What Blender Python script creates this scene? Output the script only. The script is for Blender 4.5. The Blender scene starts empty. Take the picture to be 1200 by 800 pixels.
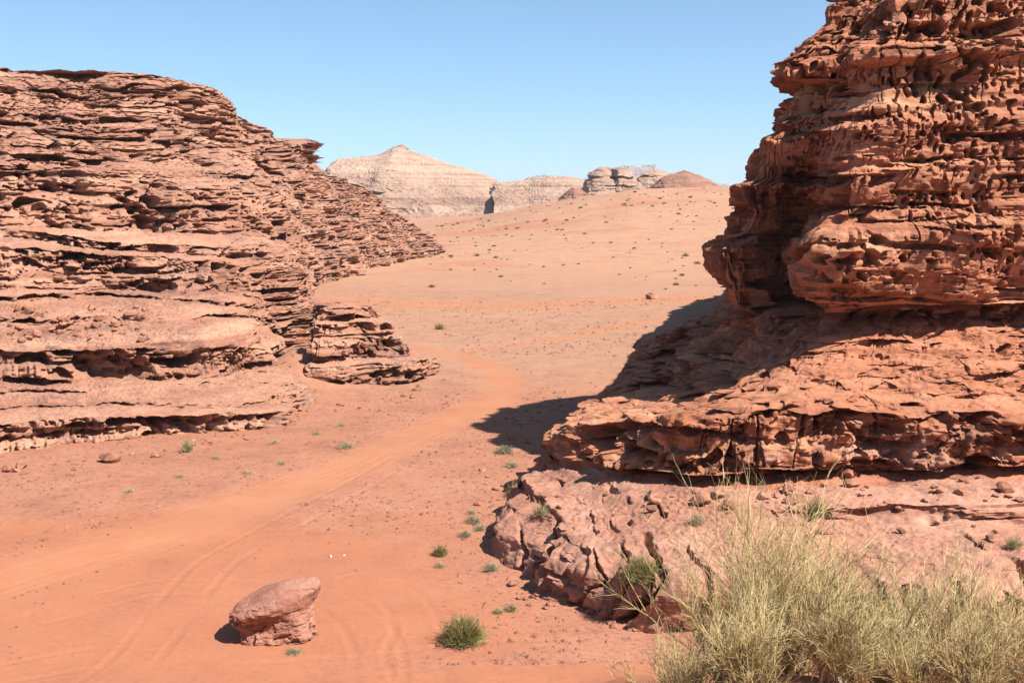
import bpy, math, random
import numpy as np

random.seed(7)
import time
_t0 = time.time()
def lap(n): print('LAP', n, round(time.time() - _t0, 1), flush=True)
rng = np.random.default_rng(11)
scene = bpy.context.scene
COL = scene.collection

# ------------------------------------------------------------------ camera
F = 1287.0                       # focal length in pixels of the 1200 px wide photograph
CAM_Z = 14.0
PITCH = math.atan((400 - 235) / F)
cam_d = bpy.data.cameras.new('camera')
cam_d.sensor_width = 36.0
cam_d.lens = 36.0 * F / 1200.0
cam_d.clip_start = 0.1
cam_d.clip_end = 40000.0
cam = bpy.data.objects.new('camera', cam_d)
cam.location = (0, 0, CAM_Z)
cam.rotation_euler = (math.pi / 2 - PITCH, 0, 0)
COL.objects.link(cam)
scene.camera = cam

# ------------------------------------------------------------------ light
SUN_EL = math.radians(51)
sx, sy = 0.83, -0.50             # towards the sun: to the right and behind the camera
ln = math.hypot(sx, sy); sx /= ln; sy /= ln
world = bpy.data.worlds.new('World'); scene.world = world
world.use_nodes = True
wn = world.node_tree
bg = wn.nodes['Background']
sky = wn.nodes.new('ShaderNodeTexSky')
sky.sky_type = 'NISHITA'
sky.sun_disc = False
sky.sun_elevation = SUN_EL
sky.sun_rotation = math.atan2(sx, sy)
sky.altitude = 0
sky.air_density = 0.6
sky.dust_density = 0.5
sky.ozone_density = 5.5
gm = wn.nodes.new('ShaderNodeGamma'); gm.inputs[1].default_value = 0.74
wn.links.new(sky.outputs[0], gm.inputs[0])
tint = wn.nodes.new('ShaderNodeMix'); tint.data_type = 'RGBA'; tint.blend_type = 'MULTIPLY'
tint.inputs[0].default_value = 1.0; tint.inputs[7].default_value = (1.0, 1.16, 1.17, 1)
wn.links.new(gm.outputs[0], tint.inputs[6])
wn.links.new(tint.outputs[2], bg.inputs[0])
bg.inputs[1].default_value = 0.108
sun_d = bpy.data.lights.new('sun', 'SUN')
sun_d.energy = 5.0
sun_d.angle = math.radians(0.5)
sun_d.color = (1.0, 0.94, 0.86)
sun = bpy.data.objects.new('sun', sun_d)
from mathutils import Vector
sv = Vector((sx * math.cos(SUN_EL), sy * math.cos(SUN_EL), math.sin(SUN_EL)))
sun.rotation_euler = sv.to_track_quat('Z', 'Y').to_euler()
sun.location = (40, -40, 60)
COL.objects.link(sun)
scene.view_settings.view_transform = 'Standard'
scene.view_settings.look = 'None'
scene.view_settings.exposure = 1.16
scene.view_settings.gamma = 1.0
scene.view_settings.use_curve_mapping = False

# ------------------------------------------------------------------ helpers
CT, ST = math.cos(PITCH), math.sin(PITCH)
def X(px, d, z=0.0):
    """world x of photograph column px at world distance y=d and height z"""
    return (px - 600) / F * (d * CT - (z - CAM_Z) * ST)
def P(px, d, z):
    return (X(px, d, z), d, z)
def ZP(py, d):
    """height that shows at photograph row py when it stands at distance d"""
    k = (400 - py) / F
    # k = ((z-c)CT + d ST)/(d CT-(z-c)ST)
    return CAM_Z + d * (k * CT - ST) / (CT + k * ST)
def DG(py, z=0.0):
    """distance at which height z shows at photograph row py"""
    k = (400 - py) / F
    return (z - CAM_Z) * (CT + k * ST) / (k * CT - ST)
def project(v):
    dz = v[..., 2] - CAM_Z
    dep = v[..., 1] * CT - dz * ST
    up = dz * CT + v[..., 1] * ST
    dep = np.where(dep < .1, .1, dep)
    return 600 + F * v[..., 0] / dep, 400 - F * up / dep, dep

NT = 64
TAB = rng.uniform(-1, 1, (NT, NT, NT)).astype(np.float32)
def noise(x, y, z):
    x = np.asarray(x, np.float32); y = np.asarray(y, np.float32); z = np.asarray(z, np.float32)
    x, y, z = np.broadcast_arrays(x, y, z)
    xi = np.floor(x); yi = np.floor(y); zi = np.floor(z)
    fx = x - xi; fy = y - yi; fz = z - zi
    xi = xi.astype(np.int64) & 63; yi = yi.astype(np.int64) & 63; zi = zi.astype(np.int64) & 63
    x1 = (xi + 1) & 63; y1 = (yi + 1) & 63; z1 = (zi + 1) & 63
    u = fx * fx * fx * (fx * (fx * 6 - 15) + 10)
    v = fy * fy * fy * (fy * (fy * 6 - 15) + 10)
    w = fz * fz * fz * (fz * (fz * 6 - 15) + 10)
    def L(a, b, t): return a + (b - a) * t
    a = L(L(TAB[xi, yi, zi], TAB[x1, yi, zi], u), L(TAB[xi, y1, zi], TAB[x1, y1, zi], u), v)
    b = L(L(TAB[xi, yi, z1], TAB[x1, yi, z1], u), L(TAB[xi, y1, z1], TAB[x1, y1, z1], u), v)
    return L(a, b, w)
def fbm(x, y, z, octv=4, gain=.5):
    s = 0; a = 1.0; f = 1.0; t = 0
    for i in range(octv):
        s = s + a * noise(x * f + 13.7 * i, y * f + 7.1 * i, z * f + 3.3 * i)
        t += a; a *= gain; f *= 2.03
    return s / t
def sstep(a, b, x):
    t = np.clip((x - a) / (b - a), 0, 1)
    return t * t * (3 - 2 * t)
JX = rng.uniform(.1, .9, (64, 64, 64)).astype(np.float32)
JY = rng.uniform(.1, .9, (64, 64, 64)).astype(np.float32)
def worley(x, y, sl=0):
    """nearest-feature distance in 2D; sl picks a slice of the jitter table"""
    xi = np.floor(x).astype(np.int64); yi = np.floor(y).astype(np.int64)
    best = np.full(x.shape, 9., np.float32)
    for i in (-1, 0, 1):
        for j in (-1, 0, 1):
            cx = xi + i; cy = yi + j
            dx = cx + JX[cx & 63, cy & 63, sl] - x
            dy = cy + JY[cx & 63, cy & 63, sl] - y
            best = np.minimum(best, dx * dx + dy * dy)
    return np.sqrt(best)

def tag(o, label=None, cat=None, group=None, kind=None):
    if label: o['label'] = label
    if cat: o['category'] = cat
    if group: o['group'] = group
    if kind: o['kind'] = kind
    return o
def link_mesh(name, me, mat, parent=None):
    o = bpy.data.objects.new(name, me)
    COL.objects.link(o)
    if mat is not None: me.materials.append(mat)
    if parent is not None: o.parent = parent
    return o
def np_mesh(name, verts, faces, smooth=False, attrs=None):
    """faces: (n,k) array"""
    verts = np.ascontiguousarray(verts, np.float32).reshape(-1, 3)
    faces = np.ascontiguousarray(faces, np.int32)
    n, k = faces.shape
    me = bpy.data.meshes.new(name)
    me.vertices.add(len(verts)); me.vertices.foreach_set('co', verts.ravel())
    me.loops.add(n * k); me.loops.foreach_set('vertex_index', faces.ravel())
    me.polygons.add(n)
    me.polygons.foreach_set('loop_start', np.arange(0, n * k, k, dtype=np.int32))
    me.polygons.foreach_set('use_smooth', np.full(n, smooth, bool))
    for nm, arr in (attrs or {}).items():
        at = me.attributes.new(nm, 'FLOAT_COLOR', 'POINT')
        c = np.ones((len(verts), 4), np.float32); c[:, :arr.shape[-1]] = arr.reshape(len(verts), -1)
        at.data.foreach_set('color', c.ravel())
    me.update(calc_edges=True)
    return me
def grid_faces(nv, nu, closed=False):
    """grid with nv rows of nu vertices, index = row*nu+col"""
    c = nu if closed else nu - 1
    i, j = np.meshgrid(np.arange(nv - 1), np.arange(c), indexing='ij')
    j2 = (j + 1) % nu
    return np.stack([i * nu + j, i * nu + j2, (i + 1) * nu + j2, (i + 1) * nu + j], -1).reshape(-1, 4)

# ------------------------------------------------------------------ lofting of rock bodies
def catmull(pts, t):
    """pts (K,...), t in [0,K-1]"""
    K = len(pts)
    i = np.clip(np.floor(t).astype(int), 0, K - 2)
    f = (t - i)
    p0 = pts[np.maximum(i - 1, 0)]; p1 = pts[i]; p2 = pts[i + 1]; p3 = pts[np.minimum(i + 2, K - 1)]
    f = f.reshape(f.shape + (1,) * (pts.ndim - 1))
    m1 = (p2 - p0) * .38; m2 = (p3 - p1) * .38
    f2 = f * f; f3 = f2 * f
    return (2 * f3 - 3 * f2 + 1) * p1 + (f3 - 2 * f2 + f) * m1 + (-2 * f3 + 3 * f2) * p2 + (f3 - f2) * m2
def loft(net, nu, nv, uw=None, vw=None, closed=False, smooth_v=3):
    """net (K keys, L levels, 3) -> grid (nv, nu, 3); rows run up the levels, columns along the keys"""
    net = np.asarray(net, float)
    if closed:
        k = len(net)
        net = np.concatenate([net[-2:], net, net[:3]])
    K, L, _ = net.shape
    seg = np.linalg.norm(np.diff(net, axis=1), axis=2).mean(0)
    if vw is not None: seg = seg * np.asarray(vw)
    cum = np.concatenate([[0], np.cumsum(seg)])
    tv = np.interp(np.linspace(0, cum[-1], nv), cum, np.arange(L))
    i = np.clip(np.floor(tv).astype(int), 0, L - 2); f = (tv - i)[None, :, None]
    rows = net[:, i] * (1 - f) + net[:, i + 1] * f            # (K,nv,3)
    ker = max(1, int(smooth_v))
    if ker > 1:
        w = np.hanning(2 * ker + 1); w /= w.sum()
        pad = np.concatenate([np.repeat(rows[:, :1], ker, 1), rows, np.repeat(rows[:, -1:], ker, 1)], 1)
        rows = sum(w[j] * pad[:, j:j + nv] for j in range(2 * ker + 1))
    seg = np.linalg.norm(np.diff(net, axis=0), axis=2).mean(1)
    if uw is not None: seg = seg * np.asarray(uw)
    if closed:
        seg = seg[2:2 + k]; cum = np.concatenate([[0], np.cumsum(seg)])
        tu = np.interp(np.linspace(0, cum[-1], nu, endpoint=False), cum, np.arange(k + 1)) + 2
    else:
        cum = np.concatenate([[0], np.cumsum(seg)])
        tu = np.interp(np.linspace(0, cum[-1], nu), cum, np.arange(K))
    g = catmull(rows, tu)                                      # (nu,nv,3)
    return np.ascontiguousarray(g.transpose(1, 0, 2))
def grid_normals(g, closed=False):
    if closed:
        du = np.roll(g, -1, 1) - np.roll(g, 1, 1)
    else:
        du = np.gradient(g, axis=1)
    dv = np.gradient(g, axis=0)
    n = np.cross(du, dv)
    n /= np.linalg.norm(n, axis=2, keepdims=True) + 1e-9
    return n

def make_beds(z0, z1, tmin, tmax, seed):
    r = np.random.default_rng(seed)
    b = [z0]
    while b[-1] < z1:
        b.append(b[-1] + tmin + (tmax - tmin) * r.random() ** 1.6)
    return np.array(b), r.uniform(-1, 1, len(b) + 2)
HASH = rng.uniform(-1, 1, (256, 256)).astype(np.float32)
def strata(x, y, s, U, beds, lat, bw, under=.2, blocky=.3, top=.14):
    """ledge profile of one set of beds: protrusion, broken sideways into blocks bw metres wide"""
    b, h = beds
    idx = np.clip(np.searchsorted(b, s) - 1, 0, len(b) - 2)
    th = b[idx + 1] - b[idx]
    f = (s - b[idx]) / th
    n = noise(x * lat + idx * 3.71, y * lat + idx * 9.13, idx * .77 + .3)
    n2 = noise(x * lat * 3.1 + idx * 5.3, y * lat * 3.1 - idx * 2.9, idx * .37 + .1)
    n3 = noise(x * lat * 9 + idx * 5.3, y * lat * 9 - idx * 2.9, s * lat * 6)
    blk = sstep(-blocky, blocky, n + .45 * n2)                 # beds that run out sideways
    uu = U / (bw * (.7 + .6 * np.abs(h[idx]))) + idx * 7.37 + .45 * n2 + .18 * n3
    ci = np.floor(uu); fu = uu - ci
    ci = ci.astype(np.int64)
    bl = HASH[ci & 255, (idx * 5) & 255]
    bl2 = HASH[(ci + 1) & 255, (idx * 5) & 255]
    blo = bl + (bl2 - bl) * sstep(.88, 1.0, fu)
    gap = 1 - .5 * sstep(.07, 0, np.minimum(fu, 1 - fu)) * (HASH[(ci * 3) & 255, (idx * 11) & 255] > .1)
    p = sstep(0, under, f) * (1 - .5 * sstep(1 - top, 1, f))
    rec = .22 + .78 * (HASH[(idx * 7) & 255, 3] + .5 * n > .25)      # only some beds are undercut
    p = 1 - rec * (1 - p)
    return ((.30 + .55 * blk) * (.62 + .38 * h[idx]) + .30 * blo) * p * gap

def rock_displace(g, amp, beds, seed=0, lat=(.10, .35, .8), dip=(0, 0), pits=None, joints=None, rough=.22,
                  warp=.5, scale=1.0, closed=False, flat_rough=.12, bulge=.7, bw=(3.2, 1.1, .5), flutes=0.0, grooves=None, notches=None, gully=0.0, blocks=None, massive=.85):
    """weather a smooth lofted body into bedded sandstone. amp: three ledge depths in metres, scale: size of it all"""
    n = grid_normals(g, closed)
    x, y, z = (np.ascontiguousarray(g[..., i], np.float32) for i in range(3))
    o = seed * 11.3
    nh = n.copy(); nh[..., 2] = 0
    nh /= np.linalg.norm(nh, axis=2, keepdims=True) + 1e-6
    steep = 1 - sstep(.80, .985, np.abs(n[..., 2]))
    sc = scale
    du = np.linalg.norm(np.diff(g, axis=1), axis=2).mean(0)
    U = np.concatenate([[0], np.cumsum(du)])[None, :].astype(np.float32) + 0 * x
    lf = fbm(x / (14 * sc) + o, y / (14 * sc), z / (9 * sc), 2)
    s = z + dip[0] * x + dip[1] * y + warp * sc * lf + .10 * sc * noise(x / (1.6 * sc), y / (1.6 * sc) + o, z / (1.6 * sc))
    d = np.zeros(x.shape, np.float32)
    bl_ = bulge * sc * fbm(x / (7 * sc) + o, y / (7 * sc), z / (4 * sc) + o, 3)
    if gully:
        gy1 = noise(x / (11 * sc) + o, y / (11 * sc), z / (45 * sc)) + .4 * noise(x / (4.5 * sc) + o, y / (4.5 * sc), z / (25 * sc))
        bl_ = bl_ + gully * (np.abs(gy1) * 1.6 - .7)
    region = fbm(x / (9 * sc), y / (9 * sc) + o, z / (5 * sc), 2)       # where which kind of weathering rules
    mas = fbm(x / (8 * sc) + 5 * o, y / (8 * sc), s / (2.2 * sc) + o, 3)
    thin = 1 - massive * sstep(.02, .2, mas)                             # 1 = thin bedded, less = one solid face
    for a, bd, l, w_, k in zip(amp, beds, lat, bw, (0, 1, 2)):
        m = (.75 + .5 * sstep(-.4, .4, lf)) if k == 0 else (.4 + .9 * sstep(-.45, .35, region if k == 1 else -region + .25))
        d += a * m * (.55 + .45 * thin if k == 0 else thin) * (strata(x + 31 * k + o, y, s, U, bd, l, w_ * sc) - .45)
    if notches:
        for (bd, depth, th, run, thr) in notches:
            b = bd[0]
            i = np.clip(np.searchsorted(b, s), 1, len(b) - 1)
            up_ = (b[i] - s) < (s - b[i - 1])
            idx = np.where(up_, i, i - 1)
            ds = s - b[idx]                                       # height above the nearest bed joint
            wob_ = noise(U / (run * .35) + idx * 3.3, idx * 1.7 + .2, o)
            mk = noise(U / run + idx * 11.7, idx * .73 + .1, o + 2) + .35 * wob_
            mk = sstep(thr, thr + .3, mk)
            tt = th * (.45 + .9 * mk + .5 * wob_)
            d -= depth * (.25 + .75 * thin) * mk * sstep(-tt, -tt * .55, ds) * (1 - sstep(-.02 * sc, .10 * th, ds))
    if flutes:
        fl = np.abs(noise(U / (.55 * sc) + .3 * noise(x / sc, y / sc, z / (2 * sc)), s / (5 * sc), o)) + .5 * np.abs(noise(U / (.21 * sc), s / (3 * sc), o + 3))
        d -= flutes * (1 - fl * 1.6) * sstep(.05, .3, fbm(x / (6 * sc) + 3 * o, y / (6 * sc), s / (1.5 * sc), 2))
    if pits:
        for (rad, depth, size, elong, thr) in pits:
            wz = noise(x / size, y / size, s / size + o)
            uu = U / size + .4 * wz; vv = s / (size * elong) + .35 * noise(x / size + 9, y / size, s / size)
            w = worley(uu + o, vv, int(size * 17) % 60) + .10 * noise(x / size * 3, y / size * 3, s / size * 3)
            mask = sstep(thr, thr + .12, fbm(x / (5 * sc) + o + size * 9, y / (5 * sc), s / (1.6 * sc), 2))
            d -= depth * mask * (1 - sstep(rad - .11, rad, w))
    if joints:
        for (wid, depth, sp) in joints:
            jn = noise(x / sp + o, y / sp + o, z / (sp * 7)) + .25 * noise(x / sp * 3, y / sp * 3 + o, z / sp)
            d -= depth * (1 - sstep(0, wid, np.abs(jn))) * np.maximum(.8 * (1 - thin), sstep(0, .3, fbm(x / (6 * sc), y / (6 * sc), s / (3 * sc) + o, 2)))
    # fractured rock: relief falls into flat faces with crisp steps between them
    qn = .34 * sc
    dq = d / qn + .35 * noise(x / (2.2 * sc), y / (2.2 * sc) + o, z / (1.5 * sc))
    fr = dq - np.floor(dq)
    d = d + .75 * qn * (sstep(.36, .64, fr) - fr)
    d_n = rough * sc * (fbm(x / (1.3 * sc), y / (1.3 * sc), z / (.7 * sc) + o, 4, .55))
    gv = 0.0
    if grooves:
        gv = np.zeros(x.shape, np.float32)
        for (x0, y0, z0, kx, tilt, wid, dep, zlo, zhi) in grooves:
            dd = (x - x0 - tilt * (z - z0) - kx * (y - y0)) + (.3 * noise(x / 1.3, y / 1.3, z / 1.3) + .12 * noise(x / .35, y / .35, z / .35)) + .6 * wid * noise(z * 3, x * 2, y * 2)
            gv = np.maximum(gv, dep * (1 - sstep(.15 * wid, wid, np.abs(dd))) * sstep(zlo, zlo + .3, z) * (1 - sstep(zhi - .45, zhi, z + .5 * noise(x / .8, y / .8, 3.3 + 0 * z))))
    if blocks:
        nb_ = .25 * noise(x / 1.1 + 5, y / 1.1, z / 1.1) + .1 * noise(x / .3, y / .3, z / .3)
        for (x0, y0, z0, kx, tilt, wid, proud) in blocks:
            dd = x - x0 - tilt * (z - z0) - kx * (y - y0) + nb_
            gv = gv - proud * sstep(-.05, .07, dd) * (1 - sstep(wid * .35, wid, dd)) * (1 - sstep(1.25, 1.95, z + .35 * nb_))
    rb = fbm(x / (1.1 * sc), y / (1.1 * sc), z / sc, 5, .62)
    q = worley((x + .3 * rb) / (.34 * sc), (y * .8 + z * .6) / (.34 * sc), 7)
    q2 = worley((x + .3 * rb) / (.8 * sc) + 7, (y * .8 + z * .6) / (.8 * sc), 9)
    st = np.maximum(0, .45 - q) * sstep(-.1, .3, region) * .9 + np.maximum(0, .4 - q2) * sstep(.1, .45, -region) * 1.3
    d_flat = flat_rough * sc * (rb * 1.1 + st)
    out = g + nh * (d * steep + bl_)[..., None] + n * (d_n * steep)[..., None] + n * (d_flat * (1 - .8 * steep) - gv)[..., None]
    return out

# ------------------------------------------------------------------ materials
class NT_:
    def __init__(s, m):
        m.use_nodes = True; s.t = m.node_tree; s.t.nodes.clear()
    def n(s, typ, **kw):
        nd = s.t.nodes.new('ShaderNode' + typ)
        for k, v in kw.items():
            if k.startswith('i_'): nd.inputs[int(k[2:])].default_value = v
            else: setattr(nd, k, v)
        return nd
    def l(s, a, b): s.t.links.new(a, b)
    def noise(s, vec, scale, detail=6, rough=.6, dist=0.0):
        nd = s.n('TexNoise'); nd.inputs['Scale'].default_value = scale; nd.inputs['Detail'].default_value = detail
        nd.inputs['Roughness'].default_value = rough; nd.inputs['Distortion'].default_value = dist
        if vec is not None: s.l(vec, nd.inputs['Vector'])
        return nd.outputs['Fac']
    def ramp(s, fac, stops, interp='LINEAR'):
        nd = s.n('ValToRGB'); cr = nd.color_ramp; cr.interpolation = interp
        while len(cr.elements) < len(stops): cr.elements.new(.5)
        for e, (p, c) in zip(cr.elements, stops):
            e.position = p; e.color = (*c, 1) if len(c) == 3 else c
        s.l(fac, nd.inputs[0]); return nd.outputs[0]
    def maprange(s, v, a, b, c=0.0, d=1.0):
        nd = s.n('MapRange'); s.l(v, nd.inputs[0])
        for i, q in zip((1, 2, 3, 4), (a, b, c, d)): nd.inputs[i].default_value = q
        return nd.outputs[0]
    def mix(s, fac, a, b, mode='MIX'):
        nd = s.n('Mix', data_type='RGBA', blend_type=mode)
        if isinstance(fac, (int, float)): nd.inputs[0].default_value = fac
        else: s.l(fac, nd.inputs[0])
        for sk, v in ((nd.inputs[6], a), (nd.inputs[7], b)):
            if isinstance(v, tuple): sk.default_value = (*v, 1)
            else: s.l(v, sk)
        return nd.outputs[2]
    def math(s, op, a, b=None):
        nd = s.n('Math', operation=op)
        for sk, v in zip(nd.inputs, (a, b)):
            if v is None: continue
            if isinstance(v, (int, float)): sk.default_value = v
            else: s.l(v, sk)
        return nd.outputs[0]
    def mapping(s, vec, sc):
        nd = s.n('Mapping'); nd.inputs['Scale'].default_value = sc; s.l(vec, nd.inputs[0]); return nd.outputs[0]
    def finish(s, col, rough=.95, bump=None, strength=.4, dist=.05, normal=None):
        b = s.n('BsdfPrincipled'); o = s.n('OutputMaterial')
        if isinstance(col, tuple): b.inputs['Base Color'].default_value = (*col, 1)
        else: s.l(s.mix(1.0, col, (.68, .68, .68), 'MULTIPLY'), b.inputs['Base Color'])
        b.inputs['Roughness'].default_value = rough
        b.inputs['Specular IOR Level'].default_value = .12
        if bump is not None:
            bp = s.n('Bump'); bp.inputs['Strength'].default_value = strength; bp.inputs['Distance'].default_value = dist
            s.l(bump, bp.inputs['Height']); s.l(bp.outputs[0], b.inputs['Normal'])
        s.l(b.outputs[0], o.inputs[0])
        return b

def rock_material(name, tones, dark, pale, dust, k=1.0, dust_amt=.75, pale_amt=.7, dark_amt=.8, bump_d=.05, layer=2.2):
    m = bpy.data.materials.new(name); T = NT_(m)
    geo = T.n('NewGeometry'); pos = geo.outputs['Position']
    lay = T.mapping(pos, (.05 * k, .05 * k, layer * k))
    band = T.noise(lay, 1.0, 5, .62, .4)
    blot = T.noise(pos, .33 * k, 6, .62, .3)
    f = T.math('ADD', T.math('MULTIPLY', band, .66), T.math('MULTIPLY', blot, .34))
    col = T.ramp(f, [(.37, tones[0]), (.46, tones[1]), (.54, tones[2]), (.63, tones[3])])
    # desert varnish: dark streaks hanging down the faces
    st = T.mapping(pos, (1.5 * k, 1.5 * k, .16 * k))
    streak = T.noise(st, 1.0, 5, .6, .6)
    patch = T.noise(pos, .16 * k, 4, .55)
    vm = T.math('MULTIPLY', T.maprange(streak, .44, .62), T.maprange(patch, .44, .6))
    col = T.mix(T.math('MULTIPLY', vm, dark_amt), col, dark)
    # pale fresh rock in certain beds
    lay2 = T.mapping(pos, (.09 * k, .09 * k, .55 * k))
    pb = T.noise(lay2, 1.0, 4, .6, .5)
    st2 = T.noise(T.mapping(pos, (.9 * k, .9 * k, .45 * k)), 1.3, 5, .6, .3)
    pm = T.math('MULTIPLY', T.maprange(pb, .54, .68), T.maprange(st2, .42, .6))
    col = T.mix(T.math('MULTIPLY', pm, pale_amt), col, pale)
    # fine speckle
    sp = T.noise(pos, 6.0 * k, 5, .7)
    col = T.mix(1.0, col, T.ramp(sp, [(.3, (.74, .72, .72)), (.5, (1, 1, 1)), (.72, (1.2, 1.18, 1.15))]), 'MULTIPLY')
    # sand lying on the ledges
    sepn = T.n('SeparateXYZ'); T.l(geo.outputs['True Normal'], sepn.inputs[0])
    up = T.maprange(sepn.outputs[2], .72, .95)
    dn = T.maprange(T.noise(pos, .9 * k, 5, .65), .4, .6)
    col = T.mix(T.math('MULTIPLY', T.math('MULTIPLY', up, dn), dust_amt), col, dust)
    b1 = T.noise(T.mapping(pos, (1.4 * k, 1.4 * k, 4.5 * k)), 1.6, 9, .68, .3)
    b2 = T.noise(pos, 9 * k, 6, .7)
    h = T.math('ADD', b1, T.math('MULTIPLY', b2, .35))
    T.finish(col, .95, h, .8, bump_d)
    return m

M = {}
M['red_rock'] = rock_material('red_rock', [(0.272, 0.102, 0.0554), (0.394, 0.154, 0.0857), (0.491, 0.202, 0.116), (0.571, 0.261, 0.16)],
                              (0.15, 0.0645, 0.0419), (0.68, 0.403, 0.233), (0.571, 0.255, 0.148), dust_amt=.45)
M['pink_rock'] = rock_material('pink_rock', [(.29, .132, .09), (.42, .20, .136), (.50, .255, .178), (.56, .31, .225)],
                               (.20, .11, .085), (.60, .41, .30), (.52, .25, .165), dust_amt=.4)
M['brown_rock'] = rock_material('brown_rock', [(0.261, 0.122, 0.0792), (0.381, 0.184, 0.122), (0.476, 0.248, 0.164), (0.56, 0.317, 0.216)],
                                (0.201, 0.119, 0.0994), (0.485, 0.325, 0.23), (0.384, 0.194, 0.131), k=.8, pale_amt=.45, dark_amt=.8)
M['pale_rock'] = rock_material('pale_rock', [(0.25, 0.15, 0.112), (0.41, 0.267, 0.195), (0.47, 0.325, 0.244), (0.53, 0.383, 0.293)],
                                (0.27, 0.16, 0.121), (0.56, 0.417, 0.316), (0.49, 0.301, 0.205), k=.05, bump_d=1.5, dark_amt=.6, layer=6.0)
M['far_red_rock'] = rock_material('far_red_rock', [(.22, .1, .068), (.28, .14, .1), (.34, .18, .125), (.40, .23, .165)],
                                  (.15, .08, .06), (.46, .3, .22), (.44, .23, .15), k=.12, bump_d=.3)
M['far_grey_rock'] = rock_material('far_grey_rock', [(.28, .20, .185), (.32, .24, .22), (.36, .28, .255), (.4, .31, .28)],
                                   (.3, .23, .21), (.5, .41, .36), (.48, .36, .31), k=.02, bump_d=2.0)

def ground_material():
    m = bpy.data.materials.new('desert_ground'); T = NT_(m)
    geo = T.n('NewGeometry'); pos = geo.outputs['Position']
    at = T.n('Attribute', attribute_name='mask'); sep = T.n('SeparateColor'); T.l(at.outputs['Color'], sep.inputs[0])
    path, soft, dune = sep.outputs[0], sep.outputs[1], sep.outputs[2]
    big = T.noise(pos, .035, 5, .6)
    mid = T.noise(pos, .35, 6, .65)
    fine = T.noise(pos, 5.0, 6, .75)
    peb = T.noise(pos, 1.6, 7, .75)
    gravel = T.ramp(T.math('ADD', T.math('MULTIPLY', big, .5), T.math('MULTIPLY', mid, .5)),
                    [(.36, (.34, .145, .094)), (.5, (.425, .19, .117)), (.64, (.45, .217, .14))])
    gravel = T.mix(1.0, gravel, T.ramp(peb, [(.3, (.6, .56, .58)), (.45, (.98, .98, .98)), (.62, (1.05, 1.05, 1.05)), (.75, (1.25, 1.25, 1.25))]), 'MULTIPLY')
    gravel = T.mix(1.0, gravel, T.ramp(fine, [(.32, (.62, .58, .58)), (.47, (1, 1, 1)), (.75, (1.15, 1.15, 1.15))]), 'MULTIPLY')
    softc = T.ramp(mid, [(.3, (.41, .155, .083)), (.7, (.46, .185, .102))])
    softc = T.mix(1.0, softc, T.ramp(fine, [(.3, (.9, .9, .9)), (.6, (1.04, 1.04, 1.04))]), 'MULTIPLY')
    pathc = T.ramp(mid, [(.3, (.455, .19, .098)), (.7, (.50, .22, .118))])
    dunec = T.ramp(big, [(.35, (.44, .215, .13)), (.5, (.475, .265, .168)), (.65, (.46, .245, .152))])
    dunec = T.mix(1.0, dunec, T.ramp(T.noise(pos, .25, 7, .7), [(.3, (.74, .71, .70)), (.46, (1, 1, 1)), (.7, (1.05, 1.05, 1.05))]), 'MULTIPLY')
    midc = T.ramp(T.math('ADD', T.math('MULTIPLY', big, .4), T.math('MULTIPLY', mid, .6)), [(.36, (.36, .185, .118)), (.5, (.42, .228, .148)), (.64, (.45, .255, .168))])
    midc = T.mix(1.0, midc, T.ramp(peb, [(.3, (.62, .58, .58)), (.46, (1, 1, 1)), (.72, (1.12, 1.12, 1.12))]), 'MULTIPLY')
    gravel = T.mix(at.outputs['Alpha'], gravel, midc)
    spk = T.noise(pos, .75, 3, .8)
    dunec = T.mix(1.0, dunec, T.ramp(spk, [(.33, (.6, .54, .48)), (.40, (1, 1, 1)), (.7, (1.04, 1.04, 1.04))]), 'MULTIPLY')
    c = T.mix(dune, gravel, dunec)
    c = T.mix(T.math('MULTIPLY', soft, T.maprange(mid, .25, .5, .5, .9)), c, softc)
    c = T.mix(T.math('MULTIPLY', path, .85), c, pathc)
    h = T.math('ADD', T.math('MULTIPLY', fine, .5), T.math('MULTIPLY', peb, 1.0))
    inv = T.math('SUBTRACT', 1.05, T.math('MAXIMUM', path, soft))
    T.finish(c, .97, T.math('MULTIPLY', h, inv), .6, .06)
    return m
M['ground'] = ground_material()

def plain(name, c1, c2, rough=.8, scale=3.0):
    m = bpy.data.materials.new(name); T = NT_(m)
    oi = T.n('ObjectInfo'); tc = T.n('TexCoord')
    f = T.noise(tc.outputs['Object'], scale, 4, .6)
    T.finish(T.ramp(f, [(.3, c1), (.7, c2)]), rough)
    return m
M['straw'] = plain('straw_stems', (.60, .46, .20), (.78, .61, .31), .75, 2.0)
M['greygreen'] = plain('greygreen_stems', (.44, .35, .17), (.60, .48, .26), .75, 2.0)
M['green'] = plain('green_stems', (.16, .145, .04), (.29, .26, .09), .75, 3.0)
M['wood'] = plain('pale_wood', (.42, .34, .24), (.58, .48, .36), .8, 4.0)
M['scrub'] = plain('scrub_leaves', (.24, .17, .085), (.36, .26, .14), .85, 1.5)
M['grass'] = plain('dry_grass', (.40, .33, .18), (.55, .45, .27), .85, 3.0)
M['sage'] = plain('sage_leaves', (.26, .24, .15), (.38, .35, .23), .85, 3.0)
M['stone'] = rock_material('loose_stone', [(.24, .10, .065), (.36, .16, .10), (.45, .21, .14), (.52, .28, .19)],
                           (.15, .07, .05), (.5, .33, .24), (.42, .2, .13), k=2.2, bump_d=.02, dust_amt=.35)
M['boulder'] = rock_material('boulder_rock', [(.30, .125, .082), (.38, .17, .115), (.45, .215, .15), (.5, .26, .19)],
                             (.2, .085, .058), (.58, .35, .24), (.44, .235, .175), k=1.5, bump_d=.03, dark_amt=.45, pale_amt=.35)
M['pebble'] = plain('pebbles', (.20, .085, .06), (.38, .18, .125), .9, .8)
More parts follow.
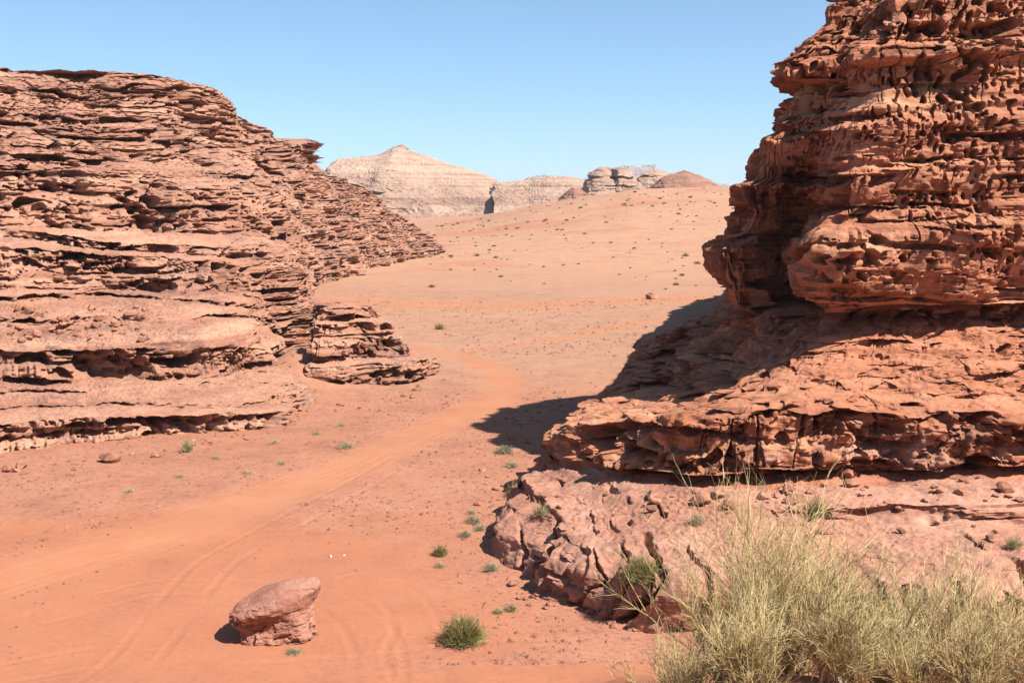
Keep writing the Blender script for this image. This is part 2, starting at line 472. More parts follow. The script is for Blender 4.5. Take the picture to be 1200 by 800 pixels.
M['white_stone'] = plain('white_stone', (.62, .54, .46), (.75, .68, .6), .9, 6.0)

# ------------------------------------------------------------------ ground
def poly_dist(x, y, pts):
    best = np.full(x.shape, 1e9)
    side = np.zeros(x.shape)
    for (ax, ay), (bx, by) in zip(pts[:-1], pts[1:]):
        vx, vy = bx - ax, by - ay
        L2 = vx * vx + vy * vy
        t = np.clip(((x - ax) * vx + (y - ay) * vy) / L2, 0, 1)
        ddx = x - ax - t * vx; ddy = y - ay - t * vy
        d = np.hypot(ddx, ddy)
        sg = np.sign(ddx * vy - ddy * vx)
        up = d < best
        best = np.where(up, d, best); side = np.where(up, sg, side)
    return best, side
def gp(px, py):
    d = DG(py); return (X(px, d, 0), d)
def spl(pts, n=60):
    a = np.array(pts, float)
    return [tuple(q) for q in catmull(a, np.linspace(0, len(a) - 1, n))]

ROAD = spl([gp(-120, 720), gp(60, 664), (gp(180, 630)), gp(300, 588), gp(410, 550), gp(480, 516), gp(545, 488), gp(588, 462), gp(588, 440), gp(555, 420), gp(490, 408), gp(420, 402)])
TRACK2 = spl([gp(520, 415), gp(600, 403), gp(680, 392), gp(745, 378), gp(850, 366)])
TRACK3 = spl([gp(330, 352), gp(480, 356), gp(620, 358), gp(760, 352), gp(900, 348)])
RUTS = [spl([gp(40, 850), gp(150, 780), gp(200, 720), gp(260, 655), gp(380, 590), gp(470, 540)]),
        spl([gp(440, 830), gp(445, 770), gp(425, 728), gp(380, 700), gp(300, 690), gp(180, 690), gp(60, 720)]),
        spl([gp(520, 830), gp(480, 770), gp(490, 735), gp(470, 700), gp(420, 680)]),
        spl([gp(-50, 800), gp(120, 770), gp(260, 790), gp(420, 780), gp(600, 760), gp(740, 765)])]

crest_px = [300, 490, 560, 620, 690, 740, 800, 860, 950, 1100, 1400]
crest_py = [272, 267, 257, 243, 229, 223, 221, 221, 222, 224, 226]
def ground_z(x, y):
    x = np.asarray(x, float); y = np.asarray(y, float)
    z = .22 * fbm(x / 23, y / 23, 0 * x + .5, 3) + .05 * fbm(x / 3.1, y / 3.1, 0 * x + 2.5, 3)
    # far rise to a long sand ridge
    ys = np.maximum(y, 60)
    px = 600 + F * x / ys
    hc = ZP(np.interp(px, crest_px, crest_py), 520.0)
    t = (y - 235) / (520 - 235)
    tt = np.clip(t, 0, 1)
    rise = hc * (tt * tt * (1.9 - .9 * tt))
    rise = np.where(y > 520, hc * (1 - .9 * sstep(540, 1100, y)), rise)
    z = z + rise + sstep(250, 420, y) * sstep(1500, 800, y) * 1.4 * fbm(x / 42, y / 42, 0 * x + 8.5, 3)
    # low mound of the gravel fan on the middle ground
    z = z + .8 * np.exp(-((y - 150) / 30) ** 2) * sstep(-40, 10, x) * 0
    # rubble fan between the left hill and its outcrop
    z = z + 2.4 * np.exp(-((x - X(352, 86)) / 3.6) ** 2 - ((y - 86) / 6.5) ** 2)
    # sand slope that climbs to the camera's stand
    m = .8 - .5 * sstep(1.5, 3.5, x) * (1 - sstep(11, 17, x))
    slope = 13.9 - m - .4395 * y + .04 * fbm(x / 1.7, y / 1.7, 0 * x + 4.2, 3)
    slope = np.minimum(slope, 12.2) + .28 * np.exp(-((x - X(935, 12.6, 8.2)) / .7) ** 2 - ((y - 12.6) / .8) ** 2)
    k = .5
    mx = np.maximum(z, slope)
    return np.where(np.abs(z - slope) < k, mx + (k - np.abs(z - slope)) ** 2 / (4 * k) * .6, mx)

def spaced(lo, hi, dense_lo, dense_hi, step, growth):
    a = list(np.arange(dense_lo, dense_hi, step))
    s = step; v = a[-1]
    while v < hi: s *= growth; v += s; a.append(v)
    s = step; v = a[0]; b = []
    while v > lo: s *= growth; v -= s; b.append(v)
    return np.array(b[::-1] + a)
gx = spaced(-14000, 14000, -28, 18, .085, 1.03)
gy_ = [-60.0]
while gy_[-1] < 16000:
    y = gy_[-1]
    gy_.append(y + (.6 if y < 8 else .12 if y < 62 else .12 * (y / 62) ** 1.75 if y < 600 else 8 * (y / 600) ** 1.6))
gy = np.array(gy_); print('LAP grid', len(gx), len(gy))
GXX, GYY = np.meshgrid(gx, gy)
gz = ground_z(GXX, GYY)
rd, _ = poly_dist(GXX, GYY, ROAD)
wob = fbm(GXX / 3, GYY / 3, 0 * GXX, 3)
near_w = np.interp(GYY, [30, 45, 65, 100], [2.3, 2.2, 1.9, 1.6])
pathm = 1 - sstep(.15, 1.6, (rd + wob * .7) / near_w)
t2, _ = poly_dist(GXX, GYY, TRACK2)
pathm = np.maximum(pathm, .9 * (1 - sstep(.3, 1.9, t2 + wob * .5)))
t3, _ = poly_dist(GXX, GYY, TRACK3)
pathm = np.maximum(pathm, .8 * (1 - sstep(1.5, 9, t3 + wob * 3)))
streaks = fbm(GXX / 9 + .2 * GYY, GYY / 5 - .12 * GXX, 0 * GXX + 5, 3)
pathm *= .8 + .2 * sstep(-.3, .2, streaks)
rm = np.zeros_like(gz)
for r in RUTS:
    d, _ = poly_dist(GXX, GYY, r)
    for off in (0.75,):
        q = np.abs(d - off)
        br = sstep(-.35, .1, fbm(GXX / 4, GYY / 4, 0 * GXX + len(r), 2))
        gz -= .018 * (1 - sstep(.06, .2, q)) * br
        gz += .010 * (1 - sstep(.0, .12, np.abs(q - .24))) * br
        rm = np.maximum(rm, (1 - sstep(.15, .4, q)) * br)
d, _ = poly_dist(GXX, GYY, ROAD)
for off in (.3, .8, 1.3, 1.7):
    q = np.abs(d - off); br = sstep(-.2, .3, fbm(GXX / 6 + off, GYY / 6, 0 * GXX + off * 3, 2))
    gz -= .015 * (1 - sstep(.05, .18, q)) * br * sstep(85, 60, GYY)
ppx, ppy, _ = project(np.stack([GXX, GYY, 0 * GXX], -1))
# wind-blown soft sand around the boulder and towards the left
sa = np.exp(-(((GXX + 9.5) / 9.5) ** 2 + ((GYY - 36) / 8.0) ** 2) * .8) + .9 * np.exp(-(((GXX + 20) / 10.) ** 2 + ((GYY - 42) / 7.) ** 2))
sa = np.maximum(sa, sstep(34, 30, GYY))
sa = np.maximum(sa, .8 * np.exp(-(((GXX + 2.) / 3.2) ** 2 + ((GYY - 34) / 3.) ** 2)))
softm = sstep(.25, .75, sa + .22 * fbm(GXX / 4, GYY / 4, 0 * GXX + 3, 4))
softm = np.maximum(softm, .55 * sstep(.05, .45, fbm(GXX / 14 + 4, GYY / 9, 0 * GXX + 7, 4)) * sstep(90, 60, GYY))
redd = sstep(.1, .5, fbm(GXX / 60, GYY / 45, 0 * GXX + 1.5, 3)) * sstep(330, 420, GYY) * .65
softm = np.maximum(softm, redd)
dunem = sstep(-.15, .15, (GYY - 190) / 260 + .25 * fbm(GXX / 50, GYY / 35, 0 * GXX + 6, 3))
gme = np_mesh('ground', np.stack([GXX, GYY, gz], -1), grid_faces(len(gy), len(gx)), True,
              {'mask': np.stack([pathm, softm, dunem, sstep(-.2, .2, (GYY - 95) / 130 + .3 * fbm(GXX / 30, GYY / 22, 0 * GXX + 16, 3))], -1)})
ground = link_mesh('ground', gme, M['ground'])
tag(ground, 'red orange desert sand and gravel plain with a pale vehicle track', kind='structure')

lap('before right cliff')
# ------------------------------------------------------------------ right cliff
def net_from(levels):
    """levels: list of lists of points per key -> (K,L,3)"""
    return np.array(levels, float).transpose(1, 0, 2)
BD = [make_beds(-4, 60, 1.3, 3.4, 3), make_beds(-4, 60, .5, 1.3, 4), make_beds(-4, 60, .09, .26, 5)]
R = []
def lev(*pts): R.append([p if len(p) == 3 and not isinstance(p[0], str) else p for p in pts])
# keys: far back, back, behind nose, nose, nose front, cleft, front corner, front, front right, out of frame
lev((34, 172, -1), (24.5, 126, -1), (9.3, 88, -1.), (2.0, 57, -1.0), P(552, 43.2, -.8), P(632, 38.4, -.8), P(742, 35.2, -.8), P(900, 33.6, -.8), P(1150, 32.6, -.8), P(1600, 33, -.8))
lev((34.5, 172, 0.6), (24.5, 126, 0.33), (9.8, 87, .5), (2.6, 56, .4), P(569, 43.9, .8), P(643, 39.0, 1.0), P(745, 35.8, 1.25), P(900, 34.5, 1.35), P(1150, 33.6, 1.4), P(1600, 34, 1.5))
lev((35, 172, 2), (24.5, 126, 1.1), (10.5, 86, 1.4), (3.2, 55, 1.0), P(590, 45.4, 1.3), P(656, 40.4, 1.7), P(758, 37.3, 2.0), P(900, 36.2, 2.1), P(1150, 35.6, 2.2), P(1600, 36, 2.4))
lev((35.2, 171.5, 2.2), (24.5, 125.5, 1.32), (10, 84, 1.4), P(684, 57.5, 1.2), P(615, 47.5, 1.4), P(690, 43, 1.95), P(780, 40.6, 2.2), P(905, 39.2, 2.2), P(1150, 38.9, 2.25), P(1600, 39.5, 2.5))
lev((35.3, 171.3, 2.3), (24.5, 125.3, 1.32), (9.8, 83, 1.4), P(683, 57.2, 1.3), P(630, 48.4, 1.6), P(705, 44, 2.15), P(790, 41.8, 2.35), P(905, 39.9, 2.62), P(1150, 39.4, 2.85), P(1600, 40, 3.0))
lev((35.5, 171, 2.4), (24.5, 125, 1.32), (9.4, 81, 1.4), P(682, 57, 1.4), P(648, 49.5, 1.9), P(725, 45.4, 2.4), P(805, 43.4, 2.6), P(905, 42.6, 2.75), P(1150, 42.4, 3.1), P(1600, 43, 3.2))
lev((36.3, 171, 2.8), (24.5, 125, 1.54), (9.8, 80, 1.8), P(700, 58.5, 1.9), P(655, 49.8, 2.1), P(730, 45.9, 2.6), P(812, 44.0, 2.8), P(910, 43.6, 3.0), P(1150, 43.2, 3.3), P(1600, 44, 3.6))
lev((35.6, 170, 3.4), (24.5, 124.5, 1.87), (9.4, 79, 2.2), P(690, 60, 2.3), P(648, 49.3, 2.45), P(726, 44.9, 3.0), P(808, 42.8, 3.2), P(906, 42.4, 3.45), P(1150, 42.1, 3.8), P(1600, 43, 4.5))
lev((36, 170, 4.4), (24.5, 124, 2.42), (9.8, 78, 3.0), P(712, 64, 3.0), P(668, 51, 3.7), P(752, 46, 4.6), P(835, 43.5, 5.3), P(930, 42.8, 5.5), P(1150, 42.7, 5.7), P(1600, 44, 5.9))
lev((37, 169, 5), (24.5, 122, 2.75), (10.4, 76, 4.6), P(737, 66, 3.9), P(822, 49.5, 4.9), P(835, 47.6, 5.1), P(890, 45.4, 5.7), P(965, 44.8, 6.1), P(1150, 44.8, 6.3), P(1600, 46, 6.4))
lev((37.5, 168, 5.6), (28.5, 120, 3.4), (12, 74, 5.6), P(775, 66, 4.9), P(855, 52, 6.3), P(890, 49.6, 6.8), P(930, 47.4, 7.1), P(1010, 46.8, 7.2), P(1170, 46.8, 7.3), P(1600, 48, 7.4))
lev((38, 159, 8.45), (29.1, 133, 8.12), (13.5, 72, 6.6), P(812, 66, 5.9), P(884, 53.6, 8.3), P(930, 51.6, 8.6), P(972, 49.8, 8.95), P(1060, 49.2, 9.1), P(1200, 49.2, 9.3), P(1600, 50, 9.4))
lev((39, 157, 10.4), (30.1, 130, 11.2), (15.8, 74, 7.8), P(866, 60, 7.8), P(890, 54.4, 8.5), P(934, 53, 8.75), P(982, 50.2, 9.15), P(1065, 49.8, 9.3), P(1200, 49.8, 9.5), P(1600, 51, 9.6))
lev((38.5, 157, 11.18), (29.1, 130, 12.04), (15, 76, 8.4), P(852, 56, 8.4), P(876, 54, 8.5), P(928, 55.5, 8.9), P(962, 47.6, 9.05), P(1060, 47.2, 9.3), P(1200, 47.3, 9.55), P(1600, 49, 9.6))
lev((38.5, 156, 13), (29.1, 129, 14), (14.6, 76, 11), P(842, 56, 11.4), P(878, 54.5, 11.4), P(928, 57, 11.6), P(956, 47.2, 11.6), P(1060, 46.9, 11.7), P(1200, 47, 11.9), P(1600, 49, 12))
lev((40, 154, 14.3), (30.1, 127, 16.11), (16.2, 76, 13), P(860, 56, 14.2), P(900, 53.6, 14.3), P(940, 53.5, 14.4), P(985, 48.2, 14.4), P(1065, 48.2, 14.5), P(1200, 48.2, 14.6), P(1600, 50, 14.7))
lev((42, 152, 15.6), (32.1, 125, 17.64), (18, 76, 14.5), P(884, 56, 16.7), P(918, 53, 16.8), P(960, 51.8, 16.9), P(1010, 49.4, 16.9), P(1075, 49.2, 17), P(1200, 49.2, 17.1), P(1600, 51, 17.2))
lev((45, 150, 16.38), (35.1, 123, 18.76), (20, 76, 15.6), P(911, 56.5, 20.2), P(942, 53.6, 20.3), P(985, 53, 20.5), P(1035, 50.8, 20.6), P(1095, 50.6, 20.6), P(1200, 50.6, 20.8), P(1600, 52, 21))
lev((48, 148, 16.9), (38.1, 122, 19.6), (22, 76, 16.3), P(968, 57, 22.6), P(987, 54.8, 22.8), P(1015, 54.4, 23), P(1060, 52.2, 23.2), P(1110, 52, 23.2), P(1200, 52, 23.3), P(1600, 53.5, 23.5))
lev((50, 147, 17.16), (41.1, 121, 20.16), (24, 76, 17), P(986, 58, 25), P(1004, 56, 25.2), P(1035, 55.6, 25.4), P(1080, 53.6, 25.6), P(1120, 53.4, 25.6), P(1200, 53.4, 25.8), P(1600, 55, 26))
lev((53, 147, 17.42), (45.1, 121, 20.72), (28, 77, 17.6), P(1040, 64, 28), P(1050, 61, 28.4), P(1080, 59, 28.6), P(1110, 57.5, 28.8), P(1150, 57, 29), P(1230, 57, 29), P(1600, 58, 29))
lev((70, 147, 17.42), (65.1, 123, 20.72), (55, 84, 18), (52, 80, 29), (52, 78, 29), (54, 76, 29), (56, 74, 29), (58, 72, 29), (60, 70, 29), (70, 68, 29))
# the ledges of the skyline: rows (height, column of the left edge in the photograph)
NOSE = [(8.3, 886), (8.55, 868), (8.8, 856), (10.0, 846), (11.2, 836), (11.7, 832), (12.0, 840), (12.3, 862), (13.2, 870), (14.1, 858), (14.6, 856), (14.9, 874), (15.7, 880),
        (16.3, 878), (16.7, 878), (17.2, 902), (17.5, 896), (17.8, 914), (18.8, 928), (19.4, 932), (19.8, 906), (20.3, 908), (20.7, 936),
        (21.6, 952), (22.2, 966), (22.7, 962), (23.5, 984), (24.5, 976), (25.2, 990)]
up = R[13:20]                       # from the overhang to the brow
K = len(up[0])
new = []
for z, px in NOSE:
    row = []
    base_px = np.interp(z, [8.4, 11.4, 14.2, 16.7, 20.2, 22.6, 25], [852, 842, 860, 884, 911, 968, 986])
    off = 1.0 * (px - np.interp(z, [8.3, 12, 15, 18, 21, 25.2], [850, 846, 868, 905, 932, 990])) / F * 56
    for k in range(K):
        zs = [q[k][2] for q in up]; f = (z - NOSE[0][0]) / (NOSE[-1][0] - NOSE[0][0])
        zk = zs[0] + (zs[-1] - zs[0]) * f
        xk = np.interp(zk, zs, [q[k][0] for q in up]); yk = np.interp(zk, zs, [q[k][1] for q in up])
        if k == 3:
            row.append((X(px, 56, z) , 56, z))
        else:
            w = {2: (.6, .2), 4: (.75, .5), 5: (.2, .5), 6: (.35, .75), 7: (0, .6), 8: (0, .5), 9: (0, .4)}.get(k, (0, 0))
            row.append((xk + off * w[0], yk + off * w[1], zk))
    new.append(row)
R[13:20] = new
net = net_from(R)
UW = [.12, .18, .45, 1, 1, 1, 1, 1, .22]
VW = [1] * (net.shape[1] - 2) + [.05]
gR = loft(net, 1150, 1000, UW, VW, smooth_v=3)
def cliff_finish(g, **kw):
    return rock_displace(g, **kw)
BIG = make_beds(-4, 60, 1.6, 3.6, 2)
NB = [make_beds(-4, 60, 1.1, 2.6, 71), make_beds(-4, 60, .5, 1.2, 72)]
NR = [(NB[0], .9, .34, 3.2, .12), (NB[1], .45, .15, 1.5, .14)]
zz0 = gR[..., 2]
zwob = sstep(2.9, 3.8, zz0) * (1 - sstep(6.2, 7.2, zz0))
gR = gR.copy(); gR[..., 2] += zwob * .75 * fbm(gR[..., 0] / 2.6, gR[..., 1] / 2.6, 0 * zz0 + 4.4, 3)
def part_displace(g, mask, *a, **k):
    r = np.nonzero((mask > 0).any(1))[0]
    r0, r1 = max(0, r[0] - 4), min(g.shape[0], r[-1] + 5)
    out = g.copy(); out[r0:r1] = rock_displace(g[r0:r1], *a, **k)
    return out
zz = gR[..., 2]
lower = 1 - sstep(2.3, 2.75, zz) * sstep(41, 43.5, gR[..., 1])
lower = np.where(gR[..., 1] > 50, 1 - sstep(1.3, 2, zz), lower)
ramp_m = sstep(5.9, 6.3, zz) * (1 - sstep(8.2, 8.9, zz)) * sstep(9.5, 12, gR[..., 0])
band_m = sstep(1.6, 2.2, zz) * (1 - sstep(5.6, 6.1, zz)) * sstep(40.5, 42, gR[..., 1])
gR2 = rock_displace(gR, (1.3, .6, .16), BD, seed=1, dip=(.02, .01), rough=.20, lat=(.10, .3, .8), bw=(4.5, 1.6, .6),
                    pits=[(.36, .8, .75, 1.15, .02), (.34, .5, .42, 1.4, .0), (.42, 1.2, 2.0, .8, .1)],
                    joints=[(.035, .8, 2.8), (.05, .22, .9)], bulge=.6, flutes=.24, warp=.5, notches=NR)
# the ragged band: rotten, blocky beds with deep gaps
gR5 = part_displace(gR, band_m, (1.9, 1.0, .35), BD, seed=8, dip=(.02, .01), rough=.4, lat=(.16, .5, 1.0), bw=(2.6, 1.0, .5),
                    pits=[(.44, .9, .9, .9, -.05), (.4, .5, .45, 1.0, 0)], joints=[(.06, .6, 1.6)], bulge=1.3, warp=.8,
                    notches=[(NB[0], 1.0, .3, 2.2, 0), (NB[1], .5, .14, 1.2, .05)])
# massive foot slab: smooth faces cut by open joints
GR = []
def joint(p1, p2, wid, dep):
    (xa, ya, za), (xb, yb, zb) = P(*p1), P(*p2)
    GR.append((xb, yb, zb, -.15, (xa - xb - .0) / (za - zb), wid, dep, -2.0, za + .05))
joint((655, 40.4, 1.9), (628, 39, .2), .13, .5)
joint((603, 44, 1.3), (584, 42.5, .2), .10, .4)
joint((700, 39.5, 1.9), (684, 38, .2), .10, .45)
joint((737, 38.5, 2.0), (716, 37, .2), .10, .4)
joint((776, 38.0, 2.1), (748, 35.6, .3), .18, .8)
joint((818, 38.0, 2.2), (812, 35.5, .6), .13, .5)
joint((1168, 37, 2.3), (1185, 34, .6), .14, .5)
BLK = []
def block(p1, p2, wid, proud):
    (xa, ya, za), (xb, yb, zb) = P(*p1), P(*p2)
    BLK.append((xb, yb, zb, -.15, (xa - xb) / (za - zb), wid, proud))
block((655, 40.4, 1.9), (630, 39, .2), 1.8, .45)
block((694, 39.5, 1.9), (684, 38, .3), .8, .2)
block((737, 38.6, 2.0), (712, 37, .3), 1.3, .3)
block((778, 38.0, 2.1), (750, 35.6, .3), 2.4, .8)
block((905, 37, 2.1), (890, 35, .4), 2.6, .5)
block((1010, 37, 2.1), (1000, 34.5, .4), 2.2, .4)
block((1100, 36.5, 2.2), (1085, 34, .4), 2.0, .6)
gR3 = part_displace(gR, lower, (.35, .22, .07), BD, seed=2, rough=.34, pits=[(.38, .4, 1.3, .8, .15)], joints=[(.03, .15, 2.2)], blocks=BLK, bulge=.9, flat_rough=.16, grooves=GR, notches=[(NB[1], .3, .12, 1.6, .2)])
gR4 = part_displace(gR, ramp_m, (.7, .5, .2), BD, seed=3, rough=.34, pits=[(.36, .5, .6, .8, .1)], joints=[(.035, .35, 2.0)], bulge=.9, flutes=.15, notches=[(NB[0], .7, .24, 3.0, .05), (NB[1], .4, .14, 1.6, .1)])
band_m = band_m[..., None]
gR2 = gR2 * (1 - band_m) + gR5 * band_m
w1 = lower[..., None]; w2 = (.7 * ramp_m)[..., None]
gRf = gR2 * (1 - w1) + gR3 * w1
gRf = gRf * (1 - w2) + gR4 * w2
cl = link_mesh('cliff', np_mesh('cliff', gRf, grid_faces(*gRf.shape[:2])), M['red_rock'])
cl.data.materials.append(M['pink_rock'])                    # the foot slab is a paler, pinker bed
low_f = (lower[:-1, :-1] + .25 * noise(gRf[:-1, :-1, 0] / .8, gRf[:-1, :-1, 1] / .8, gRf[:-1, :-1, 2] / .8) > .5) & (gRf[:-1, :-1, 1] < 50)
cl.data.polygons.foreach_set('material_index', low_f.astype(np.int32).ravel())
tag(cl, 'tall red layered sandstone cliff with overhangs filling the right side', kind='structure')

lap('before left hill')
# ------------------------------------------------------------------ left hill
def prof(px, pts):
    return [P(px, d, z) for d, z in pts]
K_ = []
K_.append([(X(-420, 60) , d, z) for d, z in [(50, -1), (50.5, 1.4), (58, 2.4), (59, 4.4), (64, 5.6), (72, 7.5), (73.5, 10.5), (77, 12), (79, 16.5), (84, 20), (91, 25), (96, 27), (120, 24)]])
K_.append(prof(-150, [(55.5, -1), (56, 1.5), (63, 2.4), (64, 4.4), (68.5, 5.6), (77, 7.5), (78.5, 10.5), (82, 12), (84, 16.5), (89, 20), (96, 25), (100, 26.5), (124, 23)]))
K_.append(prof(0, [(58.6, -1), (59.2, 1.5), (67, 2.4), (68, 4.4), (72.5, 5.6), (81, 7.5), (82.5, 10.5), (86, 12), (88, 16.2), (93, 19.6), (100, 24), (104, 26), (128, 22.5)]))
K_.append(prof(130, [(61.5, -1), (62, 1.4), (70, 2.3), (71, 4.3), (76, 5.4), (84, 7.0), (85.5, 9.8), (91, 11.5), (93.5, 15.8), (100, 19.4), (107, 24.6), (111, 26.6), (135, 23)]))
K_.append(prof(258, [(65.5, -1), (66, 1.1), (74, 2.1), (75, 4.0), (80, 5.1), (88, 6.5), (90, 9), (97, 11), (100, 15), (111, 19), (121, 24), (128, 26.2), (150, 23)]))
K_.append(prof(335, [(72, -1), (72.5, .6), (79, 1.7), (80, 3.2), (86, 4.2), (97, 5.2), (99, 7.4), (110, 10), (114, 14), (130, 18), (143, 20.6), (152, 21.8), (175, 20)]))
K_.append(prof(352, [(92, -1), (92.5, .6), (97, 1.4), (98, 2.6), (104, 3.6), (116, 4.6), (119, 7.4), (133, 10.2), (138, 14.4), (155, 18.6), (172, 22), (184, 23.8), (205, 21)]))
K_.append(prof(338, [(148, -1), (149, 1.2), (153, 1.8), (154, 3.6), (158, 4.6), (165, 6.2), (168, 9.4), (176, 11.6), (180, 15.4), (190, 19.), (203, 23), (213, 25.3), (235, 22)]))
K_.append(prof(385, [(184, -1), (185, 1.6), (188, 2.2), (189, 4), (192, 5), (197, 6.6), (199, 9.6), (204, 11.4), (207, 14), (212, 16.2), (218, 18.4), (223, 19.6), (245, 17)]))
K_.append(prof(440, [(222, -1), (223, 1.4), (226, 2.0), (227, 3.6), (230, 4.6), (234, 6.), (236, 8.2), (240, 9.6), (242, 11.4), (246, 13), (251, 14.4), (256, 15.2), (275, 13)]))
K_.append(prof(482, [(256, -1), (257, .8), (259, 1.2), (260, 2), (262, 2.6), (265, 3.4), (267, 4.4), (269, 5.), (271, 5.8), (274, 6.6), (278, 7.), (282, 7.2), (298, 7.4)]))
K_.append(prof(512, [(282, -1), (283, .2), (284, .4), (285, .6), (287, .8), (289, 1.), (291, 1.2), (293, 1.3), (295, 1.4), (297, 1.4), (300, 1.3), (303, 1), (315, -.6)]))
K_.append(prof(500, [(330, -1), (330, 0), (330, 0), (330.5, 0), (331, 0), (331.5, 0), (332, 0), (332.5, 0), (333, 0), (333, 0), (333, 0), (332, 0), (325, -.6)]))
rs = np.random.default_rng(77)
def steps(col, segs):
    """break the gentle stretches of a section into low irregular steps"""
    out = []
    for i, p in enumerate(col):
        out.append(p)
        if i in segs:
            q = col[i + 1]
            p_, q_ = np.array(p), np.array(q)
            for k in range(segs[i]):
                f = (k + .5 + rs.uniform(-.25, .25)) / segs[i]
                hz = p_[2] + (q_[2] - p_[2]) * f
                st_ = (q_[2] - p_[2]) / segs[i] * .40
                b_ = p_ + (q_ - p_) * f
                out.append((b_[0], b_[1], hz - st_ / 2)); out.append((b_[0] + .0, b_[1] + .5, hz + st_ / 2))
    return out
SEG = {1: 2, 4: 2, 6: 1}
K_ = [steps(c, SEG) for c in K_]
VWL_ = [1, 1.2, .8, 1.5, 1, .9, 1.5, 1, 1.4, 1.2, 1, .15]
vw_ = []
for i, v in enumerate(VWL_):
    vw_ += [v] * (2 * SEG.get(i, 0) + 1)
netL = np.array(K_)
UWL = [.3, 1, 1, 1, 1, 1, .7, .55, .5, .45, .4, .15]
VWL = vw_
gL = loft(netL, 1150, 860, UWL, VWL, smooth_v=3)
BL = [make_beds(-4, 60, 1.0, 2.6, 13), make_beds(-4, 60, .32, .9, 14), make_beds(-4, 60, .12, .3, 15)]
NL = [(make_beds(-4, 60, .8, 2.0, 81), 1.4, .40, 4.5, .24), (make_beds(-4, 60, .35, .9, 82), .7, .22, 2.2, .2), (make_beds(-4, 60, .2, .5, 83), .35, .13, 1.1, .22)]
gL2 = rock_displace(gL, (.8, .5, .22), BL, seed=4, lat=(.07, .2, .6), dip=(.012, .004), rough=.32,
                    pits=[(.42, .9, 1.3, .7, .12), (.4, .5, .6, 1.0, .12), (.46, 1.6, 3.0, .6, .2)], joints=[(.04, .8, 4.5), (.05, .35, 1.3)],
                    bulge=1.8, gully=2.0, flat_rough=.26, warp=.8, bw=(4.0, 1.7, .8), flutes=.4, notches=NL)
hl = link_mesh('hill', np_mesh('hill', gL2, grid_faces(*gL2.shape[:2])), M['brown_rock'])
tag(hl, 'long brown layered sandstone hill stepping down to the sand at left', kind='structure')

# outcrop in front of the hill: a stack of beds with a sheer left side
def closed_rock(cx, cy, rad, levels, keys=14, nu=500, nv=360, jitter=.1, seed=0, yaw=0, **kw):
    """rad: (rx, ry); levels: list of (z, scale, dx, dy)"""
    r = np.random.default_rng(seed)
    jit = 1 + r.uniform(-jitter, jitter, keys)
    netc = []
    for i in range(keys):
        a = 2 * math.pi * i / keys
        col = []
        for z, s, dx, dy in levels:
            px_ = math.cos(a) * rad[0] * s * jit[i]; py_ = math.sin(a) * rad[1] * s * jit[i]
            c, q = math.cos(yaw), math.sin(yaw)
            col.append((cx + dx + px_ * c - py_ * q, cy + dy + px_ * q + py_ * c, z))
        netc.append(col)
    g = loft(np.array(netc), nu, nv, closed=True, smooth_v=4)
    return rock_displace(g, closed=True, **kw)
OUT = [(-1, 1.06, 0, 0), (.6, 1.02, .1, 0), (1.3, .95, .1, 0), (1.5, .98, .1, 0), (2.4, .9, 0, 0), (2.8, .78, -.4, .2),
                 (3.1, .80, -.5, .2), (4.4, .74, -.8, .3), (5.0, .66, -1.1, .4), (5.3, .60, -1.3, .5), (5.5, .66, -1.2, .5), (6.6, .62, -1.3, .5), (7.0, .50, -1.7, .6),
                 (7.2, .54, -1.6, .6), (8.2, .48, -1.7, .6), (8.4, .02, -1.7, .6)]
go = closed_rock(X(414, 86), 87, (5.2, 6.4), [(z_ * .69 if z_ > 0 else z_, s_, dx_ * .7, dy_) for z_, s_, dx_, dy_ in OUT],
                 seed=5, jitter=.28, yaw=.15, amp=(1.1, .45, .14), beds=BL, lat=(.2, .4, .9), rough=.35,
                 pits=[(.44, .9, 1.1, .8, .05), (.4, .5, .5, .9, .1)], joints=[(.07, 1.0, 2.4)], bulge=1.8, flat_rough=.15, flutes=.2, warp=.9,
                 notches=[(NL[0][0], 1.1, .36, 3.0, .08), (NL[1][0], .5, .16, 1.6, .2)])
oc = link_mesh('outcrop', np_mesh('outcrop', go, grid_faces(*go.shape[:2], closed=True)), M['brown_rock'])
tag(oc, 'layered brown rock stack standing on sand at the end of the left hill', kind='structure')

lap('before distant mountains')
